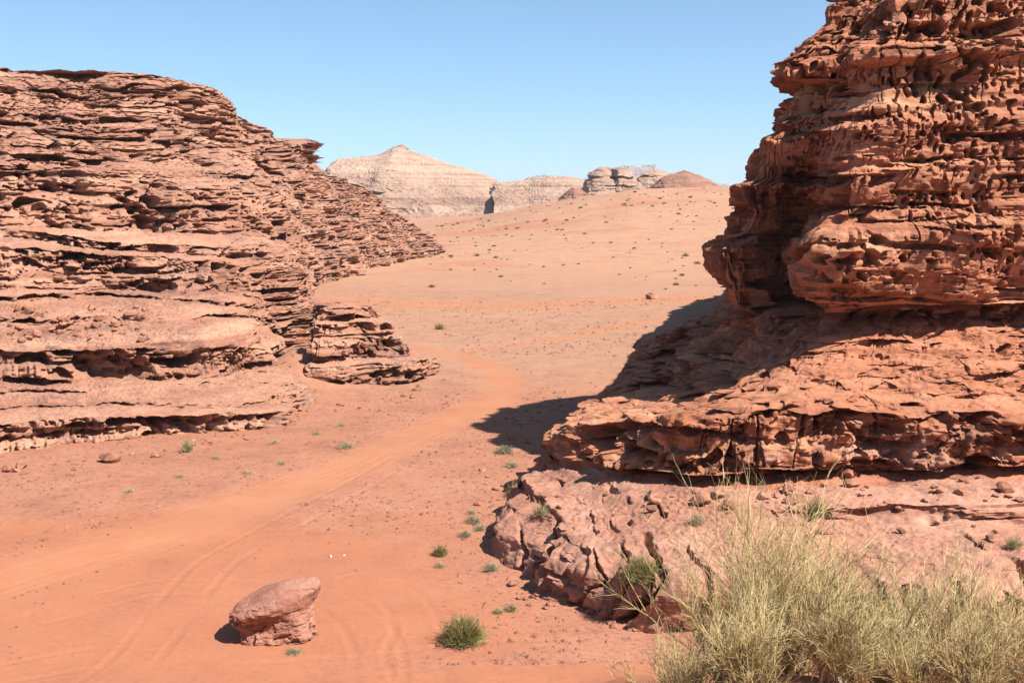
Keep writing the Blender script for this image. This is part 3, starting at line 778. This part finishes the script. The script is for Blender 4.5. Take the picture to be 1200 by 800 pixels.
# ------------------------------------------------------------------ distant mountains
def mountain(name, label, ridge, d_foot, d_ridge, z_foot, mat, amp, scale, seed, nu=520, nv=260, dome=.55, beds=None, **kw):
    """ridge: list of (px, py) of the skyline; the body falls in front and behind to the foot"""
    keys = []
    for px, py in ridge:
        zr = ZP(py, d_ridge)
        col = []
        for t in (0, .06, .16, .3, .45, .6, .74, .86, .95, 1):
            tt = t
            h = z_foot + (zr - z_foot) * (1 - (1 - tt) ** (1 / (1 - dome))) if dome > 0 else z_foot + (zr - z_foot) * tt
            dd = d_foot + (d_ridge - d_foot) * tt
            col.append((X(px, d_ridge, zr) * (dd / d_ridge) ** .25, dd, h))
        for t in (.15, .5, 1.0):
            col.append((X(px, d_ridge, zr) * 1.02, d_ridge + (d_ridge - d_foot) * t, zr + (z_foot - zr) * t * t))
        keys.append(col)
    g = loft(np.array(keys), nu, nv, vw=[1] * 9 + [.2] * 3, smooth_v=2)
    b = [make_beds(-100, 500, 2.2 * scale, 5 * scale, seed), make_beds(-100, 500, .8 * scale, 2 * scale, seed + 1), make_beds(-100, 500, .3 * scale, .8 * scale, seed + 2)]
    g = rock_displace(g, tuple(a * scale for a in amp), b, seed=seed, lat=(.03 / scale * 2, .1 / scale * 2, .3 / scale * 2), scale=scale, notches=[(b[0], .9 * scale, .34 * scale, 9 * scale, .0), (b[1], .5 * scale, .2 * scale, 5 * scale, .05)], **kw)
    o = link_mesh(name, np_mesh(name, g, grid_faces(nv, nu)), mat)
    tag(o, label, kind='structure')
    return o
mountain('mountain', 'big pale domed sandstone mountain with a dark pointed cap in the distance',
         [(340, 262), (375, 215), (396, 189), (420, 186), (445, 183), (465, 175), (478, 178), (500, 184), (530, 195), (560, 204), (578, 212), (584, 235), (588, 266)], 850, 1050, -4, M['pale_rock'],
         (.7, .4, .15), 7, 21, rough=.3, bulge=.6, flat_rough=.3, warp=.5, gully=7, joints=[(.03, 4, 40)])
mountain('rock_knob', 'dark pointed rock cap on top of the big pale domed mountain',
         [(425, 200), (440, 187), (452, 180), (462, 172.5), (470, 169.5), (476, 172), (484, 180), (492, 185), (505, 200)], 1030, 1075, 30, M['far_red_rock'],
         (.6, .4, .2), 4, 42, nu=200, nv=120, dome=.3, rough=.3, bulge=.8, flat_rough=.2)
mountain('mountain', 'low pale rounded sandstone mountain between the domed one and the knobs',
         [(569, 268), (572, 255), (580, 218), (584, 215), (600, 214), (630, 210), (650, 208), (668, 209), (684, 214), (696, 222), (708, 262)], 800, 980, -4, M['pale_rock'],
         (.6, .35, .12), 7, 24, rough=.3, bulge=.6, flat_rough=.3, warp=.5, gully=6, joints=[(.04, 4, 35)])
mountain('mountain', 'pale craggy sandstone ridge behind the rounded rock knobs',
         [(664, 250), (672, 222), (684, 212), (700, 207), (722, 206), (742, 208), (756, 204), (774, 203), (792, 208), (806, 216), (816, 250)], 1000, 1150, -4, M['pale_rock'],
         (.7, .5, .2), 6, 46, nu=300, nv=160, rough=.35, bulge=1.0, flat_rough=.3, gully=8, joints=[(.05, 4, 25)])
mountain('rock_knob', 'pair of pale rounded rock knobs split by a dark cleft on the skyline',
         [(680, 240), (686, 216), (692, 203), (703, 197), (712, 198), (716, 212), (720, 199), (730, 198), (738, 203), (744, 220), (752, 240)], 700, 760, 4, M['pale_rock'],
         (.6, .5, .2), 4, 27, dome=.7, rough=.35, bulge=1.0, flat_rough=.15, gully=5, joints=[(.05, 3.5, 16)])
mountain('rock_knob', 'small pale rock knob left of the dark red summit on the skyline',
         [(738, 240), (745, 212), (752, 203), (765, 200), (780, 202), (795, 215), (805, 240)], 800, 860, 4, M['pale_rock'],
         (.6, .5, .2), 4, 30, dome=.7, rough=.25, bulge=.6, flat_rough=.15, joints=[(.06, 2.5, 14)])
mountain('rock_knob', 'dark red flat topped rock on the crest of the sand ridge',
         [(735, 236), (757, 222), (772, 210), (790, 203), (800, 200), (812, 203), (826, 209), (840, 217), (856, 228)], 530, 580, 15, M['far_red_rock'],
         (.8, .6, .25), 2.2, 33, dome=.5, rough=.3, bulge=.8, flat_rough=.2, joints=[(.06, 1.5, 8)])
mountain('rock_knob', 'low red rock at the foot of the twin knobs on the sand ridge',
         [(650, 240), (660, 228), (670, 220), (680, 221), (690, 229), (700, 232), (712, 238)], 560, 590, 9, M['far_red_rock'],
         (.8, .6, .25), 1.8, 36, nu=200, nv=100, dome=.5, rough=.3, bulge=.8, flat_rough=.2)
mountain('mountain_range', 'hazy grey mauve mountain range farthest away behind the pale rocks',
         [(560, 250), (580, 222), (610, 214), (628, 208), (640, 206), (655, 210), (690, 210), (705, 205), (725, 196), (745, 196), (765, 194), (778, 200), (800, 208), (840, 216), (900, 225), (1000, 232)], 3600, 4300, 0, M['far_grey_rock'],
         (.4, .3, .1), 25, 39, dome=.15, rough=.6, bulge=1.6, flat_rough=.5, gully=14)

# ------------------------------------------------------------------ boulder on the sand
def boulder():
    # keys run round the rock seen from above: right, back right, back, back left, left, front left, front, front right
    c = gp(314, 757); cx, cy = c[0] + .1, c[1] + .55
    lv = []
    def ring(f): lv.append(f)
    ring([(1.1, .2, -.4), (.9, .8, -.4), (0, 1.0, -.4), (-.8, .8, -.4), (-1.0, .1, -.4), (-.75, -.5, -.4), (.0, -.62, -.4), (.8, -.4, -.4)])
    ring([(1.05, .2, .15), (.9, .8, .15), (0, 1.0, .15), (-.8, .8, .12), (-1.0, .1, .12), (-.75, -.55, .12), (.0, -.68, .14), (.82, -.42, .15)])
    ring([(1.05, .3, .6), (1.0, .85, .6), (.1, 1.1, .5), (-.8, .85, .4), (-1.05, .1, .36), (-.78, -.5, .38), (.02, -.58, .5), (.8, -.32, .6)])
    ring([(1.15, .3, 1.0), (1.1, .95, 1.0), (.1, 1.25, .8), (-.9, .95, .6), (-1.2, .1, .52), (-.92, -.55, .55), (.02, -.56, .8), (.85, -.28, 1.0)])
    ring([(1.38, .35, 1.35), (1.3, 1.1, 1.35), (.2, 1.45, 1.05), (-1.0, 1.1, .72), (-1.4, .1, .62), (-1.08, -.62, .66), (.05, -.64, 1.0), (.95, -.25, 1.3)])
    ring([(1.45, .4, 1.62), (1.35, 1.2, 1.62), (.2, 1.55, 1.35), (-1.05, 1.15, 1.02), (-1.44, .1, .9), (-1.1, -.6, .96), (.05, -.6, 1.22), (.98, -.2, 1.52)])
    ring([(1.3, .45, 1.76), (1.2, 1.1, 1.76), (.2, 1.35, 1.55), (-.9, 1.0, 1.22), (-1.22, .15, 1.08), (-.9, -.4, 1.12), (.05, -.38, 1.4), (.85, 0, 1.66)])
    ring([(.9, .5, 1.8), (.8, .85, 1.8), (.15, 1.0, 1.64), (-.5, .75, 1.4), (-.75, .2, 1.27), (-.5, -.1, 1.3), (.05, -.05, 1.5), (.5, .2, 1.7)])
    ring([(.1, .45, 1.66)] * 8)
    net = np.array(lv, float).transpose(1, 0, 2)
    wb = 1 + .16 * np.clip((.9 - net[..., 2]) / .9, 0, 1)
    net[..., 0] *= wb
    net = net * np.array([1.03, 1.0, .97]) + np.array([cx, cy, float(ground_z(cx, cy))])
    g = loft(net, 300, 220, closed=True, smooth_v=3)
    B = [make_beds(-2, 6, .5, .9, 41), make_beds(-2, 6, .16, .34, 42), make_beds(-2, 6, .06, .12, 43)]
    g = rock_displace(g, (.13, .04, .012), B, seed=6, lat=(.5, 1.2, 2.5), rough=.22, closed=True, scale=.3, bulge=.6,
                      dip=(-.2, .05), pits=[(.42, .10, .3, 1.3, .1)], joints=[(.03, .14, .9)], flat_rough=.10, warp=.3)
    o = link_mesh('boulder', np_mesh('boulder', g, grid_faces(*g.shape[:2], closed=True)), M['boulder'])
    tag(o, 'big tilted red boulder with a smooth slanting top alone on the sand', 'boulder')
boulder()

lap('before loose rocks')
# ------------------------------------------------------------------ loose rocks
def rock_mesh(seed, flat=.7, n=18, m=12, ang=.35):
    r = np.random.default_rng(seed)
    th = np.linspace(0, 2 * math.pi, n, endpoint=False); ph = np.linspace(.02, math.pi - .02, m)
    T_, Ph = np.meshgrid(th, ph)
    v = np.stack([np.cos(T_) * np.sin(Ph), np.sin(T_) * np.sin(Ph), np.cos(Ph)], -1)
    # cut by random planes for an angular block
    for _ in range(11):
        nn = r.normal(size=3); nn /= np.linalg.norm(nn)
        d = r.uniform(.5, .8)
        q = (v @ nn) - d
        v = v - np.maximum(q, 0)[..., None] * nn
    v = v * (1 + .12 * fbm(v[..., 0] * 2 + seed, v[..., 1] * 2, v[..., 2] * 2, 3)[..., None])
    v = v * np.array([1, r.uniform(.6, .95), flat * r.uniform(.7, 1.1)])
    me = np_mesh('rock', v, grid_faces(m, n, closed=True)[:, ::-1])
    me.materials.append(M['stone'])
    return me
ROCKS = [rock_mesh(100 + i) for i in range(8)]
def place_rock(name, x, y, z, s, label, group, mat=None, i=None):
    me = ROCKS[random.randrange(len(ROCKS)) if i is None else i]
    o = bpy.data.objects.new(name, me); COL.objects.link(o)
    o.location = (x, y, z + .25 * s); o.scale = (s, s, s)
    o.rotation_euler = (random.uniform(-.3, .3), random.uniform(-.3, .3), random.uniform(0, 6.28))
    if mat is not None:
        o.material_slots[0].link = 'OBJECT'; o.material_slots[0].material = mat
    tag(o, label, 'rock', group)
    return o
allv = np.concatenate([gRf.reshape(-1, 3), gL2.reshape(-1, 3)[::2]])
APX, APY, ADE = project(allv)
def on_rock(px, py, tol=2.5):
    m = np.nonzero((np.abs(APX - px) < tol) & (np.abs(APY - py) < tol) & (ADE > 5))[0]
    if len(m) == 0: return None
    d = ADE[m]; k = m[d < d.min() + 1.2]
    return allv[k[np.argmax(allv[k, 2])]]
# rubble on the slab below the ragged band
for i in range(85):
    if i < 60: px, py = random.uniform(900, 1195), random.choice([random.uniform(560, 600), random.uniform(560, 645)])
    else: px, py = random.uniform(650, 900), random.uniform(575, 605)
    p = on_rock(px, py)
    if p is None: continue
    place_rock('loose_rock', p[0], p[1], p[2], random.choice([.08, .1, .12, .15, .2, .26, .4]) * random.uniform(.8, 1.2),
               'loose red rock among the rubble on the slab under the layered right cliff', 'rubble on the cliff slab')
for i in range(65):
    px, py = random.uniform(10, 180), random.uniform(362, 402)
    p = on_rock(px, py)
    if p is None: continue
    place_rock('loose_rock', p[0], p[1], p[2], random.choice([.14, .2, .26, .34, .5]), 'broken brown rock lying on the rubble slope of the left hill', 'rubble on the left hill')
for i in range(50):
    px = random.uniform(560, 640); py = random.uniform(545, 640)
    d = DG(py); x = X(px, d)
    if px > 600 and py > 575: continue
    place_rock('loose_rock', x, d, float(ground_z(x, d)), random.choice([.08, .1, .14, .2]) * random.uniform(.8, 1.3),
               'small red rock scattered on sand left of the right cliff foot', 'rocks beside the cliff foot')
FOOT = [(-20, 552), (60, 545), (130, 537), (200, 527), (262, 510), (300, 500), (345, 488), (365, 470), (430, 468), (480, 462), (497, 448)]
for i in range(55):
    k = random.uniform(0, len(FOOT) - 1.001); a_ = int(k); f_ = k - a_
    px = FOOT[a_][0] * (1 - f_) + FOOT[a_ + 1][0] * f_; py = FOOT[a_][1] * (1 - f_) + FOOT[a_ + 1][1] * f_ + abs(random.gauss(0, 9)) - 2
    d = DG(py); x = X(px, d)
    place_rock('loose_rock', x, d, float(ground_z(x, d)), random.choice([.1, .12, .15, .2, .28, .4]) * random.uniform(.8, 1.3),
               'small brown rock fallen at the foot of the left hill or its outcrop', 'rocks at the foot of the left hill')
for i in range(28):
    k = random.random(); px = 556 + 190 * k; py = 655 + 75 * k ** .7 + abs(random.gauss(0, 7))
    d = DG(py); x = X(px, d)
    place_rock('loose_rock', x, d, float(ground_z(x, d)), random.choice([.05, .07, .1, .14, .2]) * random.uniform(.8, 1.3),
               'small red rock on sand along the front foot of the right cliff', 'rocks along the cliff foot')
def single_rock(px, py, s, label, mat=None, i=None):
    d = DG(py); x = X(px, d)
    place_rock('loose_rock', x, d, float(ground_z(x, d)), s, label, None, mat, i)
single_rock(764, 351, 1.1, 'lone dark red rock on the plain above the cliff shadow', None, 2)
single_rock(388, 651, .10, 'small white stone on open sand, left one of two', M['white_stone'], 1)
single_rock(404, 650, .07, 'tiny white stone on open sand, right one of two', M['white_stone'], 3)
single_rock(128, 540, .75, 'red block fallen in front of the pale ledge at the left hill', None, 4)

# pebbles and gravel: nobody could count them
def gravel():
    V = []; Fc = []
    base = np.array([(1, 0, 0), (0, 1, 0), (-1, 0, 0), (0, -1, 0), (0, 0, .8), (0, 0, -.5)], float)
    tri = np.array([(0, 1, 4), (1, 2, 4), (2, 3, 4), (3, 0, 4), (1, 0, 5), (2, 1, 5), (3, 2, 5), (0, 3, 5)])
    r = np.random.default_rng(5)
    N = 32000
    # distance distribution follows how large the stones show
    y = 32 + (r.random(N) ** 1.6) * 130
    px = r.uniform(-20, 900, N)
    x = (px - 600) / F * y
    dens = sstep(-.15, .35, fbm(x / 6, y / 6, 0 * x + 9, 3))
    prd, _ = poly_dist(x, y, ROAD)
    dens = np.maximum(dens, .95 * np.exp(-((px - 590) / 75) ** 2) * sstep(85, 60, y))
    keep = (r.random(N) < .05 + .85 * dens) & (prd > 1.8)
    sa_ = np.exp(-(((x + 9.5) / 9.5) ** 2 + ((y - 36) / 8.0) ** 2) * .8)
    keep &= r.random(N) > sa_ * 1.2
    x = x[keep]; y = y[keep]; n = len(x)
    s = (.024 + .085 * r.random(n) ** 4) * (1 + y / 90)
    z = ground_z(x, y)
    a = r.uniform(0, 6.28, n)
    j = r.uniform(.55, 1.3, (n, 6, 3))
    b = base[None] * j
    ca, sa2 = np.cos(a)[:, None], np.sin(a)[:, None]
    bx = b[..., 0] * ca - b[..., 1] * sa2; by = b[..., 0] * sa2 + b[..., 1] * ca
    V = np.stack([x[:, None] + bx * s[:, None], y[:, None] + by * s[:, None], z[:, None] + b[..., 2] * s[:, None] * .8], -1)
    Fc = (tri[None] + 6 * np.arange(n)[:, None, None]).reshape(-1, 3)
    o = link_mesh('gravel', np_mesh('gravel', V, Fc), M['pebble'])
    tag(o, 'small red brown pebbles strewn over the desert floor', kind='stuff')
gravel()

lap('before plants')
# ------------------------------------------------------------------ plants
def stems_mesh(name, start, direc, length, r0, r1, seg=5, droop=0.0, wig=.08, seed=0, curl=None):
    """many thin tapered three-sided stems in one mesh. start,direc (n,3)"""
    r = np.random.default_rng(seed)
    n = len(start)
    t = np.linspace(0, 1, seg + 1)
    p = np.zeros((n, seg + 1, 3))
    p[:, 0] = start
    d = direc / (np.linalg.norm(direc, axis=1, keepdims=True) + 1e-9)
    for k in range(1, seg + 1):
        d = d + r.normal(size=(n, 3)) * wig
        d[:, 2] -= droop / seg
        if curl is not None: d += curl / seg
        d /= np.linalg.norm(d, axis=1, keepdims=True) + 1e-9
        p[:, k] = p[:, k - 1] + d * (length / seg)[:, None]
    ref = np.where(np.abs(d[:, 2:3]) > .9, np.array([[1., 0, 0]]), np.array([[0, 0, 1.]]))
    a = np.cross(d, ref); a /= np.linalg.norm(a, axis=1, keepdims=True) + 1e-9
    b = np.cross(d, a)
    rad = (r0 + (r1 - r0) * t)
    V = np.zeros((n, seg + 1, 3, 3))
    for q in range(3):
        an = 2 * math.pi * q / 3
        V[:, :, q] = p + (a * math.cos(an) + b * math.sin(an))[:, None] * rad[None, :, None]
    i = np.arange(n)[:, None, None] * (seg + 1) * 3 + np.arange(seg)[None, :, None] * 3 + np.arange(3)[None, None, :]
    i2 = np.arange(n)[:, None, None] * (seg + 1) * 3 + np.arange(seg)[None, :, None] * 3 + (np.arange(3)[None, None, :] + 1) % 3
    Fc = np.stack([i, i2, i2 + 3, i + 3], -1).reshape(-1, 4)
    return (np_mesh(name, V, Fc) if name else (V.reshape(-1, 3), Fc)), p
def cone_dirs(n, r, spread, power=1.0):
    az = r.uniform(0, 2 * math.pi, n)
    el = spread * r.random(n) ** power
    return np.stack([np.sin(el) * np.cos(az), np.sin(el) * np.sin(az), np.cos(el)], -1)

def broom_bush(x, y, h, w, label, seed, twigs=2600, mat='straw', mat2='greygreen', dens=1.0, group='broom bushes in the foreground'):
    """a leafless broom: woody limbs, rods off the limbs, fine twigs off the rods"""
    r = np.random.default_rng(seed)
    z = float(ground_z(x, y)) - .05
    root = bpy.data.objects.new('broom_bush', None); COL.objects.link(root); root.location = (x, y, z)
    tag(root, label, 'bush', group)
    spread = math.atan2(w * .5, h * .62)
    nl = 30
    d0 = cone_dirs(nl, r, spread * 1.1, .8)
    L0 = h * .66 * r.uniform(.3, 1.0, nl)
    st = np.c_[r.normal(0, .12 * w / 2, nl), r.normal(0, .12 * w / 2, nl), np.zeros(nl)]
    me, p0 = stems_mesh('limbs', st, d0, L0, .024, .007, 6, -.15, .13, seed)
    link_mesh('limbs', me, M['wood'], root)
    # rods
    nr = int(300 * dens)
    li = r.integers(0, nl, nr); ki = r.integers(1, 7, nr)
    s1 = p0[li, ki]
    dd = p0[li, ki] - p0[li, ki - 1]; dd /= np.linalg.norm(dd, axis=1, keepdims=True)
    d1 = dd + r.normal(size=(nr, 3)) * .42 + np.array([0, 0, .45])
    L1 = h * .42 * r.uniform(.3, 1.0, nr)
    me, p1 = stems_mesh('rods', s1, d1, L1, .006, .0025, 6, -.1, .09, seed + 1)
    link_mesh('rods', me, M[mat], root)
    # twigs, two colours: straw on top, greyer green below
    for nm, mm, cnt, lo in (('twigs', mat, int(twigs * .5), .0), ('twigs', mat2, int(twigs * .36), .0)):
        ri = r.integers(0, nr, cnt); ki = r.integers(1, 7, cnt)
        s2 = p1[ri, ki]
        dd = p1[ri, ki] - p1[ri, ki - 1]; dd /= np.linalg.norm(dd, axis=1, keepdims=True)
        d2 = dd * .9 + r.normal(size=(cnt, 3)) * .42 + np.array([0, 0, .28])
        L2 = h * .17 * r.uniform(.4, 1.15, cnt)
        me, _ = stems_mesh(nm, s2, d2, L2, .0034, .0014, 4, .1, .12, seed + 2)
        link_mesh(nm, me, M[mm], root)
    return root
def bb(px, d, *a, **k):
    z = float(ground_z(X(px, d, 8), d)); return broom_bush(X(px, d, z), d, *a, **k)
bb(918, 14.2, 3.3, 1.8, 'tallest straw coloured broom bush at the bottom centre of the group', 51, twigs=3400, dens=1.0)
bb(985, 14.7, 2.7, 1.7, 'pale upright broom bush just right of the tallest one', 58, twigs=2400, dens=.8)
bb(858, 13.8, 2.6, 1.7, 'sparse pale broom bush left of the tallest one', 52, twigs=2400, dens=.7)
bb(1035, 13.0, 1.9, 1.7, 'dense grey green broom bush right of the tallest one', 53, twigs=2500, dens=.8, mat='greygreen', mat2='straw')
bb(1105, 13.8, 2.35, 2.2, 'wide straw coloured broom bush before the cliff foot near the right edge', 54, twigs=2200, dens=.65)
bb(1190, 13.2, 1.9, 1.8, 'broom bush cut off by the right edge of the picture', 55, twigs=2300, dens=.8)
bb(795, 13.0, 1.45, 1.5, 'lowest broom bush at the left end of the foreground group', 56, twigs=2200, dens=.7, mat='greygreen', mat2='straw')
bb(880, 12.4, 1.45, 1.6, 'low straw broom bush before the tallest one', 57, twigs=2600)
bb(975, 12.2, 1.35, 1.5, 'low green and straw broom bush at the bottom edge below the tallest one', 59, twigs=4200, mat='greygreen', mat2='straw')
bb(1145, 12.0, 1.25, 1.6, 'low dense broom bush at the bottom right corner', 60, twigs=3200, mat='greygreen', mat2='straw')
bb(1060, 12.2, 1.0, 1.3, 'short straw broom bush between the grey green one and the corner', 49, twigs=3200)

def dome_bush(name, x, y, z, h, w, n, label, seed, mats=('green', 'grass'), group=None, cat='bush', r0=.006, frac=.12):
    r = np.random.default_rng(seed)
    root = bpy.data.objects.new(name, None); COL.objects.link(root); root.location = (x, y, z)
    tag(root, label, cat, group)
    for nm, mm, cnt in (('foliage', mats[0], int(n * (1 - frac))), ('dry_stems', mats[1], max(6, int(n * frac)))):
        d = cone_dirs(cnt, r, 1.45, .65)
        L = np.full(cnt, 1.0) * r.uniform(.6, 1.05, cnt) * np.where(nm == 'foliage', 1, 1.08)
        el = np.arccos(np.clip(d[:, 2], -1, 1))
        L = L * (h * np.cos(el) ** 2 + w * .5 * np.sin(el) ** 2)
        st = np.c_[r.normal(0, w * .12, cnt), r.normal(0, w * .12, cnt), np.abs(r.normal(0, h * .08, cnt))]
        (v1, f1), p = stems_mesh('', st, d, L, r0, r0 * .4, 4, .05, .12, seed)
        # side sprigs
        m2 = cnt * 2
        i = r.integers(0, cnt, m2); k = r.integers(2, 5, m2)
        dd = p[i, k] - p[i, k - 1]; dd /= np.linalg.norm(dd, axis=1, keepdims=True)
        (v2, f2), _ = stems_mesh('', p[i, k], dd + r.normal(size=(m2, 3)) * .4, np.full(m2, h * .16) * r.uniform(.5, 1.2, m2), r0 * .8, r0 * .35, 2, 0, .1, seed + 3)
        link_mesh(nm, np_mesh(nm, np.concatenate([v1, v2]), np.concatenate([f1, f2 + len(v1)])), M[mm], root)
    return root
def ground_bush(px, py, h, w, n, label, seed, name='bush', **k):
    d = DG(py); x = X(px, d)
    return dome_bush(name, x, d, float(ground_z(x, d)) - .02, h, w, n, label, seed, **k)
ground_bush(543, 751, .82, 1.3, 1500, 'round green bush alone on sand right of the boulder', 61, r0=.008)
p = on_rock(750, 680)
if p is not None: dome_bush('bush', p[0], p[1], p[2] - .05, .85, 1.15, 1100, 'round green bush growing on the foot slab of the right cliff', 62, r0=.008)
ground_bush(516, 650, .5, .55, 350, 'small green tuft on sand left of the cliff slab', 63, name='shrub', r0=.008)
ground_bush(515, 663, .2, .5, 200, 'low dry tuft just below the small green one', 64, name='shrub', mats=('grass', 'grass'), r0=.008)
ground_bush(600, 714, .28, .45, 250, 'small dry shrub at the foot of the cliff slab, right one of a pair', 65, name='shrub', mats=('grass', 'green'), r0=.008)
ground_bush(584, 717, .2, .4, 200, 'small dry shrub at the foot of the cliff slab, left one of a pair', 66, name='shrub', mats=('grass', 'green'), r0=.008)
ground_bush(591, 531, .45, 1.1, 300, 'pale green shrub in the dark cliff shadow', 67, name='shrub', mats=('sage', 'grass'), r0=.012)
ground_bush(608, 582, .75, 1.0, 420, 'dark green shrub beside the left tip of the cliff slab', 68, name='shrub', r0=.01)
ground_bush(344, 765, .12, .55, 220, 'flat grey green plant in front of the boulder', 69, name='shrub', mats=('sage', 'sage'), r0=.008)
ground_bush(366, 744, .14, .4, 180, 'flat grey green plant at the right of the boulder', 70, name='shrub', mats=('sage', 'sage'), r0=.008)
ground_bush(220, 530, .8, .5, 220, 'upright dry shrub against the pale ledge of the left hill', 71, name='shrub', mats=('grass', 'green'), r0=.012)
ground_bush(405, 526, .3, 1.2, 260, 'low yellow green shrub beside the vehicle track', 72, name='shrub', mats=('grass', 'green'), r0=.012)
ground_bush(515, 388 - 3, .8, 1.2, 120, 'small green shrub left of centre on the gravel plain', 73, name='shrub', r0=.02)
for px, py, sd, lb in ((632, 605, 81, 'dry tuft on the back edge of the slab near its left tip'), (1190, 640, 82, 'dry shrub growing on the slab at the right edge'),
                       (817, 612, 83, 'small dry tuft on the slab above a dark joint'), (955, 605, 84, 'dark green shrub under the ragged band behind the tallest broom')):
    p = on_rock(px, py)
    if p is not None:
        dome_bush('shrub', p[0], p[1], p[2] - .03, .45 if sd != 84 else .8, .6 if sd != 84 else 1.0, 260, lb, sd, mats=('grass', 'green') if sd != 84 else ('green', 'grass'), r0=.007)
# low sage cushions by the cliff foot
sage0 = None
def copy_tree(o):
    c = o.copy(); COL.objects.link(c)
    for ch in o.children:
        q = ch.copy(); COL.objects.link(q); q.parent = c
    return c
def scatter(proto, pts, label, group, cat='shrub', smin=.7, smax=1.3):
    for i, (x, y) in enumerate(pts):
        o = proto if i == 0 else copy_tree(proto)
        o.location = (x, y, float(ground_z(x, y)) - .02)
        s = random.uniform(smin, smax); o.scale = (s, s, s * random.uniform(.8, 1.2)); o.rotation_euler = (0, 0, random.uniform(0, 6.28))
        tag(o, label, cat, group)
pr = dome_bush('shrub', 0, 40, 0, .22, .7, 160, 'x', 91, mats=('sage', 'grass'), r0=.01)
scatter(pr, [gp(*q) for q in ((562, 621), (555, 612), (552, 601), (545, 628), (600, 548), (575, 668))],
        'low grey green cushion on the sand beside the cliff slab', 'sage cushions beside the cliff slab')
pr = dome_bush('shrub', 0, 40, 0, .3, 1.1, 130, 'x', 92, mats=('grass', 'green'), r0=.012)
scatter(pr, [gp(*q) for q in ((150, 578), (330, 545), (252, 538), (370, 510), (320, 520), (445, 482), (520, 445), (210, 560), (290, 556), (400, 500), (90, 590))],
        'low dry tuft on the gravel between the left hill and the track', 'dry tufts below the left hill', smin=.4, smax=.85)
# scrub dotted over the plain and the far sand ridge
def scrub_mesh(seed):
    r = np.random.default_rng(seed)
    n = 150
    d = cone_dirs(n, r, 1.4, .7)
    L = r.uniform(.5, 1, n) * (.55 + .35 * np.sqrt(1 - d[:, 2] ** 2))
    me, _ = stems_mesh('shrub', np.zeros((n, 3)) + r.normal(size=(n, 3)) * np.array([.14, .14, .02]), d, L, .035, .015, 3, .1, .12, seed)
    me.materials.append(M['scrub']); return me
SCR = [scrub_mesh(200 + i) for i in range(5)]
cnt = 0
while cnt < 285:
    px = random.uniform(480, 870)
    d = random.uniform(170, 520)
    if random.random() > (d - 120) / 330: continue
    x = X(px, d)
    if x < -30 and d > 200 and px < 510: continue
    o = bpy.data.objects.new('shrub', random.choice(SCR)); COL.objects.link(o)
    s = random.choice([.25, .35, .35, .5, .5, .6, .8, 1.1]) * random.uniform(.8, 1.1) * (.75 + d / 900)
    o.location = (x, d, float(ground_z(x, d)) - .03); o.scale = (s, s, s * random.uniform(.8, 1.2)); o.rotation_euler = (0, 0, random.uniform(0, 6.28))
    tag(o, 'small dark scrub bush dotted on the far sand ridge and plain', 'shrub', 'scrub on the far sand ridge')
    cnt += 1
# ------------------------------------------------------------------ thin dusty air
import os
hz = bpy.data.materials.new('haze'); hz.use_nodes = True
ht = hz.node_tree; ht.nodes.clear()
hv = ht.nodes.new('ShaderNodeVolumePrincipled'); ho = ht.nodes.new('ShaderNodeOutputMaterial')
hv.inputs['Color'].default_value = (.86, .91, 1, 1); hv.inputs['Density'].default_value = 7e-5; hv.inputs['Anisotropy'].default_value = .1
ht.links.new(hv.outputs[0], ho.inputs['Volume'])
x0, x1, y0, y1, z0, z1 = -16500, 16500, -200, 18000, -25, 165
zlo = min(z0, float(gz.min()) - 1)
V = [(x, y, z) for x in (x0, x1) for y in (y0, y1) for z in (zlo, z1)]
hme = bpy.data.meshes.new('haze'); hme.from_pydata(V, [], [(0, 1, 3, 2), (4, 6, 7, 5), (0, 4, 5, 1), (2, 3, 7, 6), (0, 2, 6, 4), (1, 5, 7, 3)])
tag(link_mesh('haze', hme, hz), 'thin dusty desert air', kind='stuff')
zs_ = [max((o.matrix_world @ Vector(c)).z for c in o.bound_box) for o in bpy.data.objects if o.type == 'MESH' and o.name != 'haze']
print('LAP top', max(zs_), gz.min())
lap('end'); print('objects', len(bpy.data.objects))
